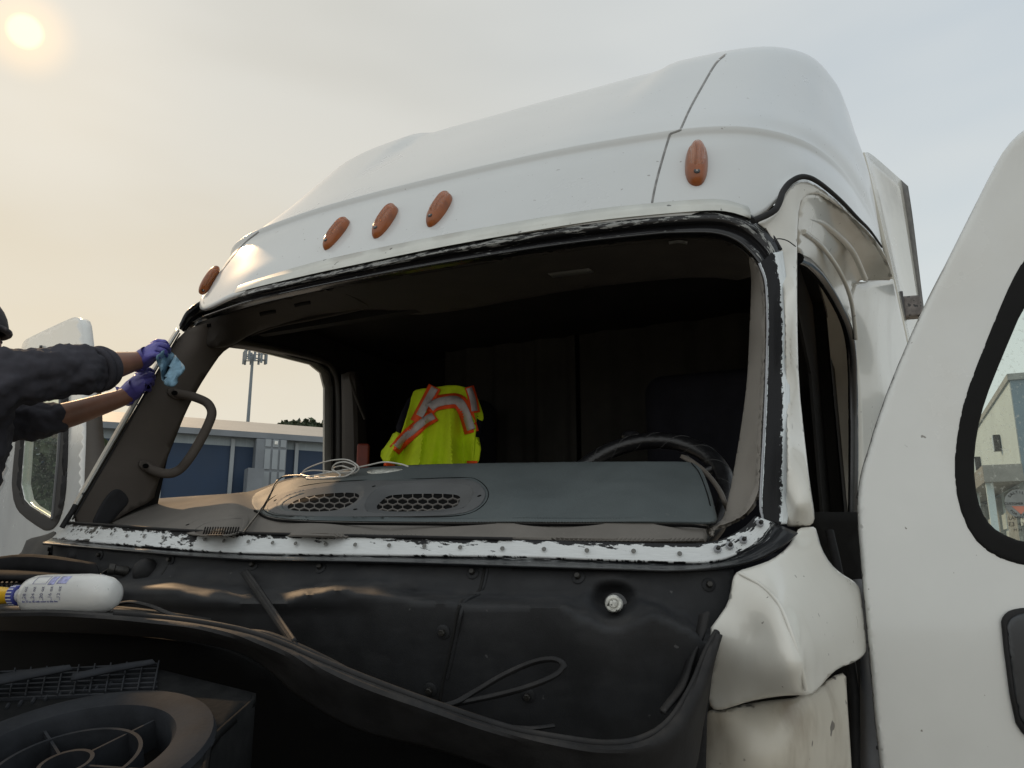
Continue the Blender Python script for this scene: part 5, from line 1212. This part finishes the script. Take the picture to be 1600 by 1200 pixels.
# ================================================================ PERSON wiping the far pillar
def skinned(name, verts, edges, radii, mat, parent, subs=2, disp=0, dsize=.05, root_i=0):
    me = bpy.data.meshes.new(name); me.from_pydata([tuple(v) for v in verts], edges, []); me.materials.append(mat)
    o = bpy.data.objects.new(name, me); link(o, parent)
    m = o.modifiers.new('skin', 'SKIN'); m.use_smooth_shade = True
    for i, r in enumerate(radii):
        sv = me.skin_vertices[0].data[i]; sv.radius = r if isinstance(r, tuple) else (r, r); sv.use_root = (i == root_i)
    s = o.modifiers.new('sub', 'SUBSURF'); s.levels = s.render_levels = subs
    if disp:
        tx = bpy.data.textures.new(name+'_folds', 'CLOUDS'); tx.noise_scale = dsize; tx.noise_depth = 2
        d = o.modifiers.new('d', 'DISPLACE'); d.texture = tx; d.strength = disp; d.mid_level = .5; d.texture_coords = 'LOCAL'
    dg = bpy.context.evaluated_depsgraph_get(); bpy.context.view_layer.update()
    m2 = bpy.data.meshes.new_from_object(o.evaluated_get(bpy.context.evaluated_depsgraph_get())); m2.materials.clear(); m2.materials.append(mat)
    o.modifiers.clear(); o.data = m2
    for p in m2.polygons: p.use_smooth = True
    return o
def person():
    neck = PR(-48, 578, 2.86); head = PR(-52, 531, 2.90)
    shR = PR(-22, 588, 2.66); elR = PR(125, 580, 2.74); wrR = PR(218, 563, 2.93)
    shL = PR(-45, 650, 3.0); elL = PR(60, 660, 2.93); wrL = PR(202, 618, 2.98)
    chest = PR(-62, 640, 2.84); hip = chest+Vector((-.03, -.05, -.50)); 
    fz = 1.06
    kR = hip+Vector((.12, .05, -.42)); aR = Vector((kR.x-.04, kR.y+.02, fz+.09)); tR = aR+Vector((.16, .08, -.05))
    kL = hip+Vector((-.02, .22, -.40)); aL = Vector((kL.x-.06, kL.y+.03, fz+.09)); tL = aL+Vector((.16, .08, -.05))
    root = empty('person', (hip.x, hip.y, fz)); tag(root, 'person in charcoal shirt and violet gloves reaching out to wipe the far pillar', 'person')
    verts = [hip, chest, neck, PR(-40, 560, 2.88), head, PR(-51, 509, 2.90), shR, elR, PR(160, 575, 2.80), wrR, PR(236, 556, 2.96), shL, elL, PR(110, 648, 2.93), wrL, PR(218, 600, 2.99),
             hip+Vector((.09, -.05, -.04)), kR, aR, tR, hip+Vector((-.07, .08, -.04)), kL, aL, tL]
    edges = [(0, 1), (1, 2), (2, 3), (3, 4), (4, 5), (1, 6), (6, 7), (7, 8), (8, 9), (9, 10), (1, 11), (11, 12), (12, 13), (13, 14), (14, 15), (0, 16), (16, 17), (17, 18), (18, 19), (0, 20), (20, 21), (21, 22), (22, 23)]
    rad = [.14, .15, .062, .07, .098, .085, .065, .052, .056, .031, .028, .062, .050, .046, .031, .028, .09, .062, .045, .035, .09, .062, .045, .035]
    skinned('body', verts, edges, rad, skin, root)
    # face: nose, ear, eyes turned towards the hands (right and slightly away)
    fdir = (RT*.93+FH*.30+Z*-.12).normalized(); side = fdir.cross(Z).normalized()
    hc = (head+PR(-51, 509, 2.9))/2
    V, Fc = lathe([(.001, 0), (.012, .004), (.016, .022), (.010, .04), (.001, .05)], 12)
    mk('nose', [Matrix.Rotation(0, 4, 'Z')@v for v in V], Fc, skin, root, frame(hc+fdir*.088+Z*-.045, (Z*1.0-fdir*.35)))
    for s in (1, -1):
        V, Fc = lathe([(.001, -.01), (.011, -.005), (.012, .003), (.001, .009)], 12); mk('eye', V, Fc, pm('eye_dark', (.03, .02, .02), .2) if s == 1 else bpy.data.materials['eye_dark'], root, frame(hc+fdir*.080+side*.033*s+Z*-.005, fdir))
        V, Fc = lathe([(.001, -.006), (.028, -.004), (.030, .004), (.001, .006)], 14); mk('ear', V, Fc, skin, root, frame(hc+side*.092*s-fdir*.01+Z*-.03, side*s+fdir*-.3))
    V, Fc = lathe([(.001, 0), (.024, 0), (.020, .006), (.001, .008)], 12); mk('mouth', [Vector((v.x, v.y*.3, v.z)) for v in V], Fc, pm('lips', (.16, .05, .04), .5), root, frame(hc+fdir*.083+Z*-.085, fdir))
    # dark striped headwear
    capm = pm('dark_plaid_cap', (.03, .028, .032), .8, .4, 30, streak=((1, 1, 1), 30, (.22, .18, .18), .8))
    V, Fc = [], []; n = 28
    for j in range(9):
        t = j/8*math.pi*.52
        for i in range(n): a = 2*math.pi*i/n; V.append(hc+Vector((math.cos(a)*.108*math.cos(t), math.sin(a)*.108*math.cos(t), .005+.125*math.sin(t))))
    for j in range(8):
        for i in range(n): Fc.append((j*n+i, j*n+(i+1) % n, (j+1)*n+(i+1) % n, (j+1)*n+i))
    mk('cap', V, Fc, capm, root, thick=.006)
    tube('cap_band', [hc+Vector((math.cos(a)*.108, math.sin(a)*.108, .012)) for a in [i*2*math.pi/16 for i in range(16)]], .010, capm, root, n=50, closed=True)
    # shirt with rolled sleeves
    v2 = [hip+Vector((0, 0, -.05)), hip+Vector((0, 0, .15)), chest, PR(-30, 592, 2.86), PR(-18, 592, 2.66), PR(40, 587, 2.69), PR(95, 581, 2.72), PR(138, 577, 2.76), PR(160, 576, 2.80), PR(-40, 652, 2.99), PR(5, 660, 2.96), PR(55, 660, 2.93), PR(92, 653, 2.93), PR(105, 649, 2.93)]
    e2 = [(0, 1), (1, 2), (2, 3), (2, 4), (4, 5), (5, 6), (6, 7), (7, 8), (2, 9), (9, 10), (10, 11), (11, 12), (12, 13)]
    r2 = [.17, .16, .175, .09, .098, .088, .084, .078, .066, .085, .072, .066, .055, .050]
    skinned('shirt', v2, e2, r2, shirt, root, subs=4, disp=.045, dsize=.055)
    cR = [PR(153, 577, 2.785), PR(162, 575.5, 2.80)]
    ax = (PR(175, 573, 2.83)-PR(140, 578, 2.76)).normalized()
    for c_, rr, th in ((PR(150, 578, 2.78), .062, .012), (PR(158, 576, 2.80), .061, .013), (PR(165, 575, 2.815), .057, .009)):
        s_ = ax.cross(Z).normalized(); q_ = s_.cross(ax)
        tube('rolled_cuff', [c_+(s_*math.cos(a)+q_*math.sin(a))*rr for a in [i*2*math.pi/14 for i in range(14)]], th, shirt, root, n=50, closed=True, up=ax)
    # trousers and boots (below the picture's edge)
    jeans = pm('dark_work_trousers', (.02, .022, .03), .9)
    skinned('trousers', [hip+Vector((0, 0, .02)), hip+Vector((.09, -.05, -.06)), kR, aR, hip+Vector((-.07, .08, -.06)), kL, aL], [(0, 1), (1, 2), (2, 3), (0, 4), (4, 5), (5, 6)], [.16, .105, .082, .065, .105, .082, .065], jeans, root)
    for a_, t_ in ((aR, tR), (aL, tL)): skinned('boot', [a_+Vector((0, 0, .06)), a_+Vector((0, 0, -.03)), t_], [(0, 1), (1, 2)], [.058, .055, .042], glossb, root)
    # gloves: palm + five bent fingers each
    def hand(w, kn, tips, thumb, label):
        """w wrist, kn list of 4 knuckles, tips list of (mid, tip) per finger, thumb (base, mid, tip)"""
        pc = w.lerp((kn[1]+kn[2])/2, .5)
        V = [w+(w-pc)*.45, w, pc]; E = [(0, 1), (1, 2)]; Rr = [.036, .034, (.040, .026)]
        for k_, (m_, t_) in zip(kn, tips):
            b = len(V); V += [k_, m_, (m_+t_)/2, t_]; E += [(2, b), (b, b+1), (b+1, b+2), (b+2, b+3)]; Rr += [.0145, .0105, .0098, .0085]
        b = len(V); V += list(thumb); E += [(2, b), (b, b+1), (b+1, b+2)]; Rr += [.017, .0125, .010]
        g = skinned('glove', V, E, Rr, glove, root, subs=3, disp=.005, dsize=.018, root_i=1); g['label'] = label
        ax = (pc-w).normalized(); s_ = ax.cross(Z).normalized(); q_ = s_.cross(ax)
        tube('glove_cuff', [w-ax*.014+(s_*math.cos(a)+q_*math.sin(a))*.033 for a in [i*2*math.pi/12 for i in range(12)]], .0032, glove, g, n=40, closed=True, up=ax)
    h = lambda x, y, r: PR(x, y, r)
    hand(h(221, 562, 2.93), [h(245, 534, 2.93), h(248, 539, 2.90), h(247, 546, 2.88), h(243, 553, 2.87)],
         [(h(258, 535, 2.92), h(263, 543, 2.96)), (h(261, 541, 2.90), h(264, 550, 2.95)), (h(257, 549, 2.88), h(259, 557, 2.94)), (h(251, 556, 2.87), h(252, 565, 2.93))],
         [h(238, 553, 2.97), h(249, 549, 3.0), h(257, 553, 3.01)], 'upper gloved hand pressing the cloth')
    hand(h(203, 614, 2.98), [h(222, 583, 2.98), h(226, 589, 2.95), h(227, 597, 2.94), h(225, 606, 2.94)],
         [(h(233, 577, 2.99), h(240, 583, 3.03)), (h(237, 584, 2.97), h(241, 592, 3.02)), (h(236, 593, 2.96), h(238, 601, 3.01)), (h(232, 603, 2.96), h(233, 610, 3.01))],
         [h(213, 592, 3.02), h(220, 582, 3.05), h(228, 577, 3.06)], 'lower gloved hand holding the edge of the pillar')
person()
